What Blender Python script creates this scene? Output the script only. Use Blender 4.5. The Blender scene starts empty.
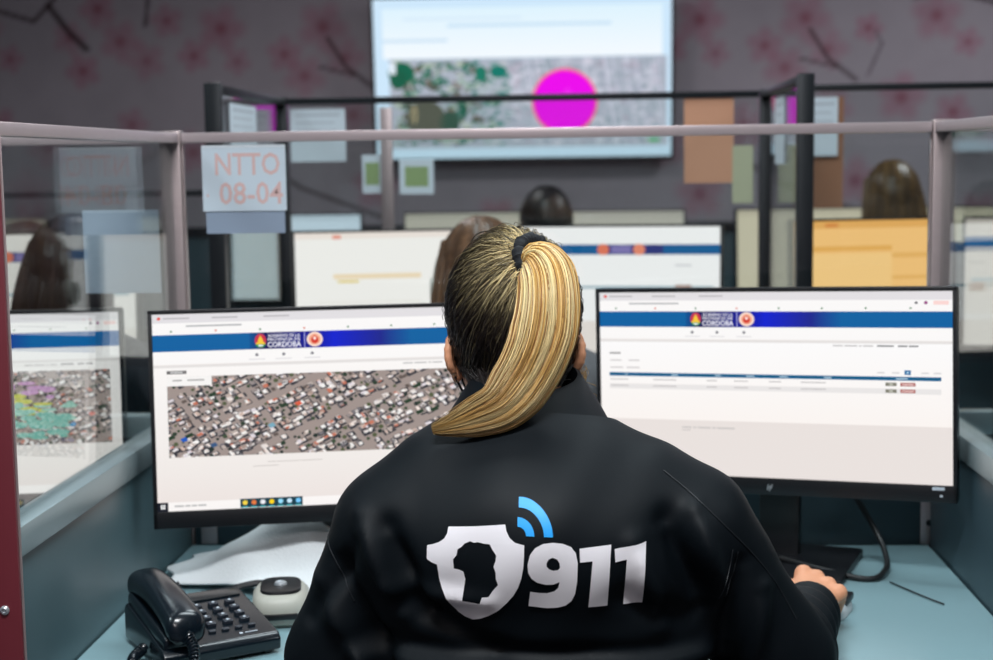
import bpy, bmesh, math, random
import numpy as np
from math import sin, cos, pi, radians, sqrt, atan2
from mathutils import Vector, Matrix, Euler
from mathutils.bvhtree import BVHTree

SC = bpy.context.scene
COL = SC.collection
rnd = random.Random(7)

# ------------------------------------------------------------------ colour / materials
def lin(c):
    out = []
    for v in c[:3]:
        v = v/255.0
        out.append(v/12.92 if v <= 0.04045 else ((v+0.055)/1.055)**2.4)
    return tuple(out)+(1.0,)

MATS = {}
def mat(name, rgb, rough=0.6, metal=0.0, spec=0.5, noise=0.0, nscale=40.0, bump=0.0, coat=0.0, sheen=0.0, stretch=None):
    if name in MATS: return MATS[name]
    m = bpy.data.materials.new(name); m.use_nodes = True
    nt = m.node_tree; b = nt.nodes['Principled BSDF']
    b.inputs['Roughness'].default_value = rough
    b.inputs['Metallic'].default_value = metal
    b.inputs['Specular IOR Level'].default_value = spec
    b.inputs['Coat Weight'].default_value = coat
    b.inputs['Sheen Weight'].default_value = sheen
    c = lin(rgb)
    tc = nt.nodes.new('ShaderNodeTexCoord'); mp = nt.nodes.new('ShaderNodeMapping')
    nt.links.new(tc.outputs['Object'], mp.inputs['Vector'])
    if stretch: mp.inputs['Scale'].default_value = stretch
    n = nt.nodes.new('ShaderNodeTexNoise'); n.inputs['Scale'].default_value = nscale; n.inputs['Detail'].default_value = 5
    nt.links.new(mp.outputs[0], n.inputs['Vector'])
    r = nt.nodes.new('ShaderNodeMix'); r.data_type = 'RGBA'
    k = noise if noise else 0.04
    r.inputs[6].default_value = tuple(v*(1-k) for v in c[:3])+(1,)
    r.inputs[7].default_value = tuple(min(1, v*(1+k)) for v in c[:3])+(1,)
    nt.links.new(n.outputs['Fac'], r.inputs[0]); nt.links.new(r.outputs[2], b.inputs['Base Color'])
    if bump:
        bp = nt.nodes.new('ShaderNodeBump'); bp.inputs['Strength'].default_value = bump; bp.inputs['Distance'].default_value = 0.002
        nt.links.new(n.outputs['Fac'], bp.inputs['Height']); nt.links.new(bp.outputs[0], b.inputs['Normal'])
    MATS[name] = m; return m

def glass_mat():
    m = bpy.data.materials.new('clear_glass'); m.use_nodes = True; nt = m.node_tree
    for n in list(nt.nodes): nt.nodes.remove(n)
    o = nt.nodes.new('ShaderNodeOutputMaterial'); t = nt.nodes.new('ShaderNodeBsdfTransparent'); g = nt.nodes.new('ShaderNodeBsdfGlossy')
    f = nt.nodes.new('ShaderNodeFresnel'); mx = nt.nodes.new('ShaderNodeMixShader')
    t.inputs[0].default_value = (0.94, 0.965, 0.96, 1); g.inputs['Roughness'].default_value = 0.015
    # same air-to-glass reflectance on the entering and the leaving side of the thin pane
    ge = nt.nodes.new('ShaderNodeNewGeometry'); mr = nt.nodes.new('ShaderNodeMapRange')
    mr.inputs[3].default_value = 1.5; mr.inputs[4].default_value = 1/1.5
    nt.links.new(ge.outputs['Backfacing'], mr.inputs[0]); nt.links.new(mr.outputs[0], f.inputs['IOR'])
    nt.links.new(f.outputs[0], mx.inputs[0]); nt.links.new(t.outputs[0], mx.inputs[1]); nt.links.new(g.outputs[0], mx.inputs[2])
    nt.links.new(mx.outputs[0], o.inputs[0]); return m

def attr_mat(name, emit=0.0, rough=0.5, spec=0.5, noise=0.0, nscale=30):
    m = bpy.data.materials.new(name); m.use_nodes = True; nt = m.node_tree; b = nt.nodes['Principled BSDF']
    a = nt.nodes.new('ShaderNodeAttribute'); a.attribute_name = 'col'
    src = a.outputs['Color']
    if noise:
        tc = nt.nodes.new('ShaderNodeTexCoord'); n = nt.nodes.new('ShaderNodeTexNoise'); n.inputs['Scale'].default_value = nscale
        nt.links.new(tc.outputs['Object'], n.inputs['Vector'])
        mr = nt.nodes.new('ShaderNodeMapRange'); mr.inputs[3].default_value = 1-noise; mr.inputs[4].default_value = 1+noise
        nt.links.new(n.outputs['Fac'], mr.inputs[0])
        vm = nt.nodes.new('ShaderNodeVectorMath'); vm.operation = 'SCALE'
        nt.links.new(src, vm.inputs[0]); nt.links.new(mr.outputs[0], vm.inputs[3]); src = vm.outputs[0]
    b.inputs['Roughness'].default_value = rough; b.inputs['Specular IOR Level'].default_value = spec
    if emit:
        b.inputs['Base Color'].default_value = (0.01, 0.01, 0.012, 1)
        nt.links.new(src, b.inputs['Emission Color']); b.inputs['Emission Strength'].default_value = emit
    else: nt.links.new(src, b.inputs['Base Color'])
    return m

M = dict(
    jacket=mat('jacket_softshell', (4, 11, 17), 0.6, spec=0.2, bump=0.10, nscale=900),
    seam=mat('jacket_seam', (12, 18, 24), 0.6),
    skin=mat('skin', (216, 152, 116), 0.5, noise=0.08, nscale=25),
    print_w=mat('logo_print_white', (236, 232, 236), 0.5),
    print_b=mat('logo_print_blue', (20, 160, 240), 0.5),
    scrunchie=mat('scrunchie_fabric', (14, 18, 24), 0.8, bump=0.8, nscale=160),
    mask=mat('mask_fabric', (18, 18, 20), 0.8),
    trousers=mat('trousers_fabric', (24, 26, 34), 0.85),
    shoe=mat('shoe_leather', (15, 15, 15), 0.4),
    black=mat('black_plastic', (17, 19, 23), 0.38),
    black_gloss=mat('phone_plastic', (12, 22, 30), 0.22, spec=0.6),
    key=mat('phone_key', (40, 46, 56), 0.4),
    dial=mat('phone_print', (190, 200, 210), 0.5),
    display=mat('phone_display', (30, 36, 40), 0.15),
    beige=mat('beige_plastic', (176, 176, 166), 0.45),
    silver=mat('silver_plastic', (190, 195, 200), 0.3, metal=0.6),
    alu=mat('aluminium', (168, 154, 154), 0.36, metal=0.55, noise=0.05, nscale=8, stretch=(1, 1, 12)),
    alu_pale=mat('aluminium_pale', (196, 180, 182), 0.35, metal=0.4),
    maroon=mat('maroon_edge', (104, 34, 44), 0.5, noise=0.05),
    blackmetal=mat('black_frame_metal', (16, 22, 28), 0.4, metal=0.3),
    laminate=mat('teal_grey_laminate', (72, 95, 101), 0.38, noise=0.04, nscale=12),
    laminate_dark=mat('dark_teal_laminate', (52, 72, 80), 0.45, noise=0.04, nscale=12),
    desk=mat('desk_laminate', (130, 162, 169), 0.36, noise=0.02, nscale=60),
    cloth=mat('white_cloth', (222, 226, 228), 0.85, bump=0.5, nscale=260),
    paper=mat('tan_matte', (206, 152, 122), 0.8),
    floor=mat('floor_vinyl', (70, 74, 80), 0.5, noise=0.1, nscale=6),
    ceil=mat('ceiling_tile', (190, 190, 190), 0.9),
    paint=mat('wall_paint', (120, 112, 118), 0.9),
    chair=mat('chair_fabric', (24, 26, 30), 0.9, bump=0.4, nscale=500),
    mouse=mat('mouse_plastic', (205, 208, 210), 0.35),
    cable=mat('cable_rubber', (15, 17, 20), 0.5),
    greycable=mat('grey_cable', (150, 158, 164), 0.5),
    eye=mat('eye_white', (235, 232, 228), 0.2),
    iris=mat('eye_iris', (60, 40, 28), 0.2),
)
M['glass'] = glass_mat()
M['sill'] = mat('sill_aluminium', (146, 162, 166), 0.36, metal=0.45, noise=0.05, nscale=8)
M['screen'] = attr_mat('screen_image', emit=1.0, rough=0.4, spec=0.12)
M['sheet'] = attr_mat('printed_sheet', rough=0.8, spec=0.2)
M['wallpaper'] = attr_mat('cherry_blossom_wallpaper', rough=0.75, spec=0.25, noise=0.12, nscale=5)
M['hair'] = attr_mat('hair_strand', rough=0.36, spec=0.35)

# ------------------------------------------------------------------ object helpers
def tag(o, label=None, cat=None, group=None, kind=None):
    if label: o['label'] = label
    if cat: o['category'] = cat
    if group: o['group'] = group
    if kind: o['kind'] = kind
    return o
def thing(name, label, cat, loc=(0, 0, 0), rz=0, group=None):
    o = bpy.data.objects.new(name, None); COL.objects.link(o); o.empty_display_size = 0.05
    o.location = loc; o.rotation_euler = (0, 0, rz); return tag(o, label, cat, group)
def link(name, me, parent=None, label=None):
    o = bpy.data.objects.new(name, me); COL.objects.link(o)
    if parent is not None: o.parent = parent
    if label: o['label'] = label
    return o
def copy_tree(o, parent=None):
    c = o.copy(); COL.objects.link(c)
    if parent is not None: c.parent = parent
    for ch in [x for x in COL.objects if x.parent == o]: copy_tree(ch, c)
    return c

class MB:
    def __init__(s): s.bm = bmesh.new()
    def _add(s, vs, fs, mi=0, smooth=False):
        v = [s.bm.verts.new(p) for p in vs]
        for f in fs:
            try:
                q = s.bm.faces.new([v[i] for i in f]); q.material_index = mi; q.smooth = smooth
            except ValueError: pass
    def box(s, c, size, rot=None, bev=0.0, mi=0, seg=2):
        t = bmesh.new(); bmesh.ops.create_cube(t, size=1)
        for v in t.verts: v.co = Vector((v.co.x*size[0], v.co.y*size[1], v.co.z*size[2]))
        if bev: bmesh.ops.bevel(t, geom=list(t.edges), offset=bev, segments=seg, affect='EDGES', profile=0.6)
        Rm = rot.to_matrix() if isinstance(rot, Euler) else (rot or Matrix.Identity(3))
        s._merge(t, lambda p: Rm @ p + Vector(c), mi, bev > 0); return s
    def _merge(s, t, fn, mi, smooth):
        t.verts.index_update()
        s._add([fn(v.co) for v in t.verts], [[v.index for v in f.verts] for f in t.faces], mi, smooth); t.free()
    def cyl(s, a, b, r0, r1=None, n=20, mi=0, caps=True):
        a, b = Vector(a), Vector(b); r1 = r0 if r1 is None else r1
        d = (b-a).normalized(); u = d.orthogonal().normalized(); w = d.cross(u); vs = []
        for p, r in ((a, r0), (b, r1)):
            vs += [p+(u*cos(2*pi*i/n)+w*sin(2*pi*i/n))*r for i in range(n)]
        fs = [[i, (i+1) % n, n+(i+1) % n, n+i] for i in range(n)]
        s._add(vs, fs, mi, True)
        if caps:
            s._add(vs[:n], [list(range(n-1, -1, -1))], mi); s._add(vs[n:], [list(range(n))], mi)
        return s
    def tube(s, pts, r, n=8, mi=0, closed=False):
        pts = [Vector(p) for p in pts]; k = len(pts); rs = r if isinstance(r, (list, tuple)) else [r]*k; vs = []; u = None
        for i, p in enumerate(pts):
            if closed: d = (pts[(i+1) % k]-pts[i-1]).normalized()
            else: d = (pts[min(i+1, k-1)]-pts[max(i-1, 0)]).normalized()
            u = d.orthogonal().normalized() if u is None else (u-d*u.dot(d)).normalized()
            w = d.cross(u); vs += [p+(u*cos(2*pi*j/n)+w*sin(2*pi*j/n))*rs[i] for j in range(n)]
        fs = [[i*n+j, i*n+(j+1) % n, ((i+1) % k)*n+(j+1) % n, ((i+1) % k)*n+j] for i in range(k if closed else k-1) for j in range(n)]
        if not closed: fs += [list(range(n-1, -1, -1)), [(k-1)*n+j for j in range(n)]]
        s._add(vs, fs, mi, True); return s
    def lathe(s, prof, c=(0, 0, 0), n=28, mi=0, rot=None):
        vs = []; Rm = rot.to_matrix() if rot else Matrix.Identity(3)
        for r, z in prof: vs += [Rm @ Vector((r*cos(2*pi*j/n), r*sin(2*pi*j/n), z))+Vector(c) for j in range(n)]
        fs = [[i*n+j, i*n+(j+1) % n, (i+1)*n+(j+1) % n, (i+1)*n+j] for i in range(len(prof)-1) for j in range(n)]
        s._add(vs, fs, mi, True); return s
    def prism(s, poly, y0, y1, mi=0, bev=0.0, fn=None):      # poly in (x,z), extruded along y
        t = bmesh.new(); n = len(poly)
        a = [t.verts.new((p[0], y0, p[1])) for p in poly]; b = [t.verts.new((p[0], y1, p[1])) for p in poly]
        t.faces.new(a); t.faces.new(b[::-1])
        for i in range(n): t.faces.new([a[(i+1) % n], a[i], b[i], b[(i+1) % n]])
        bmesh.ops.recalc_face_normals(t, faces=t.faces)
        if bev: bmesh.ops.bevel(t, geom=list(t.edges), offset=bev, segments=2, affect='EDGES', profile=0.6)
        s._merge(t, fn or (lambda p: p), mi, bev > 0); return s
    def loft(s, rings, mi=0, caps=True, closed=True):
        n = len(rings[0]); vs = [Vector(p) for r in rings for p in r]; m = n if closed else n-1
        fs = [[i*n+j, i*n+(j+1) % n, (i+1)*n+(j+1) % n, (i+1)*n+j] for i in range(len(rings)-1) for j in range(m)]
        if caps: fs += [list(range(n-1, -1, -1)), [(len(rings)-1)*n+j for j in range(n)]]
        s._add(vs, fs, mi, True); return s
    def build(s, name, mats, parent=None, label=None):
        me = bpy.data.meshes.new(name)
        bmesh.ops.recalc_face_normals(s.bm, faces=s.bm.faces)
        s.bm.to_mesh(me); s.bm.free()
        for m in (mats if isinstance(mats, (list, tuple)) else [mats]): me.materials.append(M[m] if isinstance(m, str) else m)
        try: me.set_sharp_from_angle(angle=radians(38))
        except Exception: pass
        return link(name, me, parent, label)

# ------------------------------------------------------------------ flat printed / displayed graphics as coloured polygons
TXT = {}
def text_polys(st):
    if st in TXT: return TXT[st]
    cu = bpy.data.curves.new('t', 'FONT'); cu.body = st; cu.size = 1; cu.resolution_u = 2; cu.offset = 0.012
    ob = bpy.data.objects.new('t', cu); COL.objects.link(ob)
    me = bpy.data.meshes.new_from_object(ob.evaluated_get(bpy.context.evaluated_depsgraph_get()))
    vs = [(v.co.x, v.co.y) for v in me.vertices]; fs = [list(p.vertices) for p in me.polygons]
    bpy.data.objects.remove(ob); bpy.data.curves.remove(cu); bpy.data.meshes.remove(me)
    x0 = min(v[0] for v in vs); x1 = max(v[0] for v in vs); y0 = min(v[1] for v in vs); y1 = max(v[1] for v in vs)
    TXT[st] = ([((x-x0)/(x1-x0), (y-y0)/(y1-y0)) for x, y in vs], fs); return TXT[st]

class Canvas:
    """width x height metres; u,v run 0..1 from the top left; faces -y"""
    def __init__(s, w, h, step=0.00012): s.w, s.h, s.step = w, h, step; s.v = []; s.f = []; s.c = []
    def _p(s, u, v, k): return ((u-0.5)*s.w, -k*s.step, (1-v)*s.h)
    def poly(s, pts, col, k=1, cols=None):
        b = len(s.v); s.v += [s._p(u, v, k) for u, v in pts]; s.f.append(list(range(b, b+len(pts))))
        s.c.append([lin(c) for c in cols] if cols else [lin(col)]*len(pts))
    def rect(s, u0, v0, u1, v1, col, k=1, right=None, bottom=None):
        cols = None
        if right: cols = [col, col, right, right]
        if bottom: cols = [col, bottom, bottom, col]
        s.poly([(u0, v0), (u0, v1), (u1, v1), (u1, v0)], col, k, cols)
    def ell(s, cu, cv, ru, rv, col, k=1, n=24):
        s.poly([(cu+ru*cos(2*pi*i/n), cv+rv*sin(2*pi*i/n)) for i in range(n)], col, k)
    def text(s, st, u0, v0, u1, v1, col, k=2):
        vs, fs = text_polys(st); b = len(s.v)
        s.v += [s._p(u0+(u1-u0)*x, v1+(v0-v1)*y, k) for x, y in vs]
        for f in fs: s.f.append([b+i for i in f]); s.c.append([lin(col)]*len(f))
    def scrawl(s, lens, u0, v0, u1, v1, col, k=2):      # a line too small to read: one dash per word
        tot = sum(lens)+len(lens)-1; x = 0
        for n in lens: s.rect(u0+(u1-u0)*x/tot, v0+(v1-v0)*.2, u0+(u1-u0)*(x+n)/tot, v1-(v1-v0)*.15, tuple(int((c*2+245)/3) for c in col) if sum(col) > 260 else tuple(int((c*3+245)/4) for c in col), k); x += n+1
    def build(s, name, m, parent=None, label=None, back=0.0, backcol=(20, 20, 20)):
        if back:
            b = len(s.v); w, h = s.w/2, s.h
            s.v += [(x, y, z) for y in (0.0, back) for x, z in ((-w, 0), (w, 0), (w, h), (-w, h))]
            for f in ([0, 1, 5, 4], [1, 2, 6, 5], [2, 3, 7, 6], [3, 0, 4, 7], [4, 5, 6, 7], [0, 3, 2, 1]):
                s.f.append([b+i for i in f]); s.c.append([lin(backcol)]*4)
        me = bpy.data.meshes.new(name); me.from_pydata(s.v, [], s.f)
        a = me.color_attributes.new('col', 'FLOAT_COLOR', 'CORNER')
        a.data.foreach_set('color', [x for f in s.c for c in f for x in c])
        me.materials.append(M[m]); return link(name, me, parent, label)

# ------------------------------------------------------------------ CAMERA (same room, eye height 1.36 m, long lens)
F = 1500.0
cam_d = bpy.data.cameras.new('camera'); cam = bpy.data.objects.new('camera', cam_d); COL.objects.link(cam)
cam_d.sensor_width = 36; cam_d.lens = F*36/993; cam_d.clip_start = 0.05
cam.location = (0, 0, 1.36)
cam.rotation_euler = (Matrix.Rotation(radians(3.2), 3, 'Z') @ Matrix.Rotation(pi/2-atan2(330-161.3, F), 3, 'X') @ Matrix.Rotation(-0.014, 3, 'Z')).to_euler()
cam_d.dof.use_dof = True; cam_d.dof.focus_distance = 1.68; cam_d.dof.aperture_fstop = 5.0
SC.camera = cam
SC.view_settings.view_transform = 'Standard'; SC.view_settings.look = 'None'; SC.view_settings.gamma = 1
SC.view_settings.use_curve_mapping = False; SC.view_settings.exposure = 0.0

# ------------------------------------------------------------------ ROOM
RX0, RX1, RY0, RY1, RZ = -4.2, 4.2, -2.5, 6.9, 2.75
def struct(name, c, size, m):
    return tag(MB().box(c, size).build(name, m), kind='structure')
struct('floor', ((RX0+RX1)/2, (RY0+RY1)/2, -0.05), (RX1-RX0+0.4, RY1-RY0+0.4, 0.1), 'floor')
struct('ceiling', ((RX0+RX1)/2, (RY0+RY1)/2, RZ+0.05), (RX1-RX0+0.4, RY1-RY0+0.4, 0.1), 'ceil')
struct('wall_left', (RX0-0.1, (RY0+RY1)/2, RZ/2), (0.2, RY1-RY0, RZ), 'paint')
struct('wall_right', (RX1+0.1, (RY0+RY1)/2, RZ/2), (0.2, RY1-RY0, RZ), 'paint')
struct('wall_rear', ((RX0+RX1)/2, RY0-0.1, RZ/2), (RX1-RX0+0.4, 0.2, RZ), 'paint')
struct('baseboard_front', (0, RY1-0.012, 0.05), (RX1-RX0, 0.022, 0.1), 'blackmetal')

# wallpapered wall: cherry blossom pattern printed on the surface
def wallpaper():
    s = 0.012; x0, x1, z0, z1 = RX0-0.2, RX1+0.2, 0.0, RZ
    nx, nz = int((x1-x0)/s), int((z1-z0)/s)
    X, Z = np.meshgrid(np.linspace(x0, x1, nx), np.linspace(z0, z1, nz))
    base = np.array(lin((172, 164, 172))[:3]); C = np.ones(X.shape+(3,))*base
    pink = np.array(lin((176, 122, 140))[:3]); deep = np.array(lin((140, 44, 74))[:3]); wood = np.array(lin((58, 38, 42))[:3])
    def blend(msk, col): C[:] = C*(1-msk[..., None])+col*msk[..., None]
    def flower(cx, cz, R, a0, st=1.0):
        win = (abs(X-cx) < 1.3*R) & (abs(Z-cz) < 1.3*R)
        if not win.any(): return
        dx, dz = X-cx, Z-cz; r = np.hypot(dx, dz); a = np.arctan2(dz, dx)+a0
        pet = R*(0.74+0.26*np.abs(np.cos(2.5*a)))
        m = np.clip((pet-r)/(0.45*R), 0, 1)
        shade = 0.55+0.25*np.clip(r/R, 0, 1)
        blend(m*shade*st, pink); blend(np.clip(1-r/(0.34*R), 0, 1)*0.8*st, deep)
    def branch(pts, w):
        d = np.full(X.shape, 9.0)
        for (ax, az, wa), (bx, bz, wb) in zip([p+(w,) for p in pts[:-1]], [p+(w,) for p in pts[1:]]):
            t = np.clip(((X-ax)*(bx-ax)+(Z-az)*(bz-az))/((bx-ax)**2+(bz-az)**2+1e-9), 0, 1)
            d = np.minimum(d, np.hypot(X-ax-t*(bx-ax), Z-az-t*(bz-az)))
        blend(np.clip((w-d)/0.008, 0, 1)*0.9, wood)
    P = 2.18                     # pattern repeat across the wall
    for k in (-2, -1, 0, 1):
        o = k*P
        r2 = random.Random(3)
        for fx, fz, R in ((1.02, 1.98, .105), (0.84, 1.86, .075), (1.12, 1.84, .085), (1.30, 1.93, .06), (0.93, 1.76, .09), (1.6, 1.98, .10), (1.74, 1.86, .06), (2.02, 1.95, .07),
                          (0.55, 1.98, .10), (0.42, 1.86, .07), (0.62, 1.83, .06), (0.30, 2.02, .07), (0.20, 1.84, .08), (0.08, 1.93, .09), (-0.10, 1.80, .075), (-0.02, 2.08, .08),
                          (1.45, 1.62, .10), (1.68, 1.55, .08), (1.15, 1.58, .08), (0.75, 1.50, .10), (0.40, 1.42, .09), (0.12, 1.55, .07), (1.9, 1.45, .09), (0.55, 1.20, .1), (1.25, 1.25, .1), (1.8, 1.1, .09),
                          (0.9, 1.0, .1), (0.3, .8, .1), (1.5, .7, .1), (0.5, 2.35, .1), (1.2, 2.4, .09), (1.9, 2.3, .1)):
            flower(o+fx, fz, R*1.35, r2.random()*6, 0.75+0.25*r2.random())
        branch([(o+1.25, 1.70), (o+1.12, 1.80), (o+1.04, 1.93)], .012)
        branch([(o+1.16, 1.76), (o+1.00, 1.80)], .009); branch([(o+1.30, 1.72), (o+1.36, 1.86), (o+1.33, 1.92)], .008)
        branch([(o+2.10, 2.3), (o+1.95, 2.12), (o+1.86, 2.03), (o+1.66, 2.09), (o+1.5, 2.06)], .013)
        branch([(o+1.93, 2.10), (o+2.02, 1.98), (o+2.10, 1.90)], .018)
        branch([(o+0.30, 2.4), (o+0.22, 2.15), (o+0.20, 2.0)], .012)
        branch([(o+0.6, 1.45), (o+0.9, 1.25), (o+1.3, 1.1)], .012)
    v = np.stack([X, np.full(X.shape, RY1), Z], -1).reshape(-1, 3)
    i = np.arange(nx*nz).reshape(nz, nx)
    f = np.stack([i[:-1, :-1], i[:-1, 1:], i[1:, 1:], i[1:, :-1]], -1).reshape(-1, 4)
    me = bpy.data.meshes.new('wall_front'); b = len(v)
    # thickness behind the papered face
    ex = [(x, y, z) for y in (RY1+0.001, RY1+0.2) for x, z in ((x0, z0), (x1, z0), (x1, z1), (x0, z1))]
    ef = [[b, b+1, b+5, b+4], [b+1, b+2, b+6, b+5], [b+2, b+3, b+7, b+6], [b+3, b, b+4, b+7], [b+4, b+5, b+6, b+7]]
    me.from_pydata(v.tolist()+ex, [], f.tolist()+ef)
    a = me.color_attributes.new('col', 'FLOAT_COLOR', 'POINT')
    cc = np.concatenate([np.concatenate([C.reshape(-1, 3), np.ones((b, 1))], 1), np.ones((8, 4))*0.2])
    a.data.foreach_set('color', cc.astype(np.float32).ravel()); me.materials.append(M['wallpaper'])
    tag(link('wall_front', me), kind='structure')
wallpaper()

# ------------------------------------------------------------------ LIGHTS: recessed ceiling panels
em = bpy.data.materials.new('lamp_diffuser'); em.use_nodes = True
em.node_tree.nodes['Principled BSDF'].inputs['Emission Color'].default_value = (0.86, 0.95, 1, 1)
em.node_tree.nodes['Principled BSDF'].inputs['Emission Strength'].default_value = 2.0
M['lamp'] = em
def ceiling_panel(x, y, power, label, col=(0.84, 0.95, 1.0), sx=0.6, sy=0.6):
    t = thing('ceiling_light', label, 'ceiling light', (x, y, RZ), group='recessed ceiling light panels')
    m = MB()
    for cx, cy, w, h in ((0, sy/2, sx+.05, .03), (0, -sy/2, sx+.05, .03), (sx/2, 0, .03, sy), (-sx/2, 0, .03, sy)): m.box((cx, cy, -0.012), (w, h, 0.022))
    m.build('frame', 'alu_pale', t)
    MB().box((0, 0, -0.005), (sx-.03, sy-.03, 0.008)).build('diffuser', 'lamp', t)
    ld = bpy.data.lights.new('panel_lamp', 'AREA'); ld.shape = 'RECTANGLE'; ld.size = sx-.05; ld.size_y = sy-.05; ld.energy = power; ld.color = col
    lo = bpy.data.objects.new('panel_lamp', ld); COL.objects.link(lo); lo.parent = t; lo.location = (0, 0, -0.03)
ceiling_panel(-0.1, 0.60, 52, 'long ceiling light panel above and behind the jacketed operator', col=(0.93, 0.97, 1.0), sx=0.9, sy=0.35)
ceiling_panel(0.1, 2.35, 15, 'long ceiling light panel above the two large monitors', sx=1.1, sy=0.4)
ceiling_panel(-0.15, 3.4, 10, 'square ceiling light panel above the second desk row')
ceiling_panel(-2.0, 1.4, 18, 'square ceiling light panel above the left neighbouring booth')
ceiling_panel(2.2, 1.4, 18, 'square ceiling light panel above the right neighbouring booth')
ceiling_panel(1.9, 5.0, 30, 'square ceiling light panel nearest the right of the blossom wall', col=(0.95, 0.95, 1.0))
ceiling_panel(-0.9, 4.9, 12, 'square ceiling light panel nearest the left of the blossom wall', col=(1.0, 0.93, 0.95))
ceiling_panel(-0.3, -1.2, 26, 'square ceiling light panel at the back of the room', col=(1.0, 0.92, 0.92))
w = bpy.data.worlds.new('room_world'); SC.world = w; w.use_nodes = True
w.node_tree.nodes['Background'].inputs[0].default_value = (0.5, 0.6, 0.7, 1); w.node_tree.nodes['Background'].inputs[1].default_value = 0.05

# ------------------------------------------------------------------ CUBICLE PARTITIONS
def partition(p0, p1, zs, zt, label, frame='alu', solid='laminate', posts=(1, 1), pw=0.03, glass=True, cap=None, pw0=None, ztop_rail=0.016, group=None):
    """glass-topped panel from p0 to p1 (plan points)"""
    a = Vector((p0[0], p0[1], 0)); b = Vector((p1[0], p1[1], 0)); L = (b-a).length; ang = atan2(b.y-a.y, b.x-a.x)
    t = thing('cubicle_partition', label, 'partition', tuple(a), ang, group)
    pa = pw0 or pw; i0 = pa if posts[0] else 0.0; i1 = L-(pw if posts[1] else 0.0); mid = (i0+i1)/2; ln = i1-i0
    MB().box((mid, 0, (0.02+zs-0.016)/2), (ln, 0.026, zs-0.016-0.02), bev=.001).build('solid_panel', solid, t)
    MB().box((mid, 0, zs), (ln, 0.038, 0.036), bev=.003).build('sill_rail', 'sill' if frame == 'alu' else frame, t)
    if glass:
        MB().box((mid, 0, (zs+0.016+zt-ztop_rail)/2), (ln, 0.005, zt-ztop_rail-zs-0.016)).build('glass_pane', 'glass', t)
        MB().box((mid, 0, zt-ztop_rail/2), (ln, 0.03, ztop_rail), bev=.002).build('top_rail', 'alu_pale' if frame == 'alu' else frame, t)
    for k, x, pw in ((0, pa/2, pa), (1, L-pw/2, pw)):
        if posts[k]:
            m = MB().box((x, 0, zt/2+.002), (pw, 0.034, zt+.004), bev=min(.004, pw*.3))
            if frame == 'alu':
                m.box((x, -.018, zt/2), (pw*.3, .003, zt-.03), bev=.0008)
                m.box((x, .018, zt/2), (pw*.3, .003, zt-.03), bev=.0008)
            m.build('post', frame, t)
    if cap:                                   # coloured edging strip closing the free end
        c = MB().box((-0.0035, 0, zt/2), (0.006, 0.036, zt), bev=.001).build('end_cap', cap, t)
        m = MB()
        for z in (0.33, 0.86, 1.3): m.lathe([(0, .0), (.0055, .0), (.0055, .002), (.003, .004), (.003, .001), (0, .001)], (-0.0065, 0, z), rot=Euler((0, -pi/2, 0)), n=14)
        m.build('screw', 'silver', c)
    return t

XL, XR, YB, ZT, ZS = -0.656, 0.571, 2.405, 1.412, 0.936
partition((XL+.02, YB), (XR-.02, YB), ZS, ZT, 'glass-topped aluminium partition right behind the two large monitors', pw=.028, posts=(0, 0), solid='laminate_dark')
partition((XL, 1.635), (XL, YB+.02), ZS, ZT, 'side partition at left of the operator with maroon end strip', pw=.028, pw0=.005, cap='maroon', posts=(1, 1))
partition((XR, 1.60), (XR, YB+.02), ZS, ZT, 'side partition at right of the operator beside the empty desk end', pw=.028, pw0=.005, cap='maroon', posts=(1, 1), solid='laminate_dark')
partition((XL-1.24, YB), (XL-.02, YB), ZS, ZT, 'back partition of the neighbouring booth at far left', pw=.028, posts=(1, 0), solid='laminate_dark')
partition((XR+.02, YB), (XR+1.24, YB), ZS, ZT, 'back partition of the neighbouring booth at far right', pw=.028, posts=(0, 1), solid='laminate_dark')
R2L, R2R, Y2, Z2 = -0.737, 0.458, 3.72, 1.522
kw = dict(frame='blackmetal', solid='laminate_dark', pw=.026)
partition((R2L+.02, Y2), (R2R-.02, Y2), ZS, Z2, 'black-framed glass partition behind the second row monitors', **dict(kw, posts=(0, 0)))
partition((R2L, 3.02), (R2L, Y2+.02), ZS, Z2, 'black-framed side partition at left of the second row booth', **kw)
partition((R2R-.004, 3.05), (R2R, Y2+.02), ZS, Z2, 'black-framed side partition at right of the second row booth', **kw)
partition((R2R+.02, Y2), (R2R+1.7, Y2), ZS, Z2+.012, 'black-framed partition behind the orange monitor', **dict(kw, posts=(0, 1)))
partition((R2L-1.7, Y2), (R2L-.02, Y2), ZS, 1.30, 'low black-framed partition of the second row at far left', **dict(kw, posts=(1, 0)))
Y3 = 5.35
partition((-1.7, Y3), (2.2, Y3), 1.12, 1.19, 'low dark partition in front of the blossom wall', frame='blackmetal', solid='laminate_dark', pw=.04, glass=False)

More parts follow.
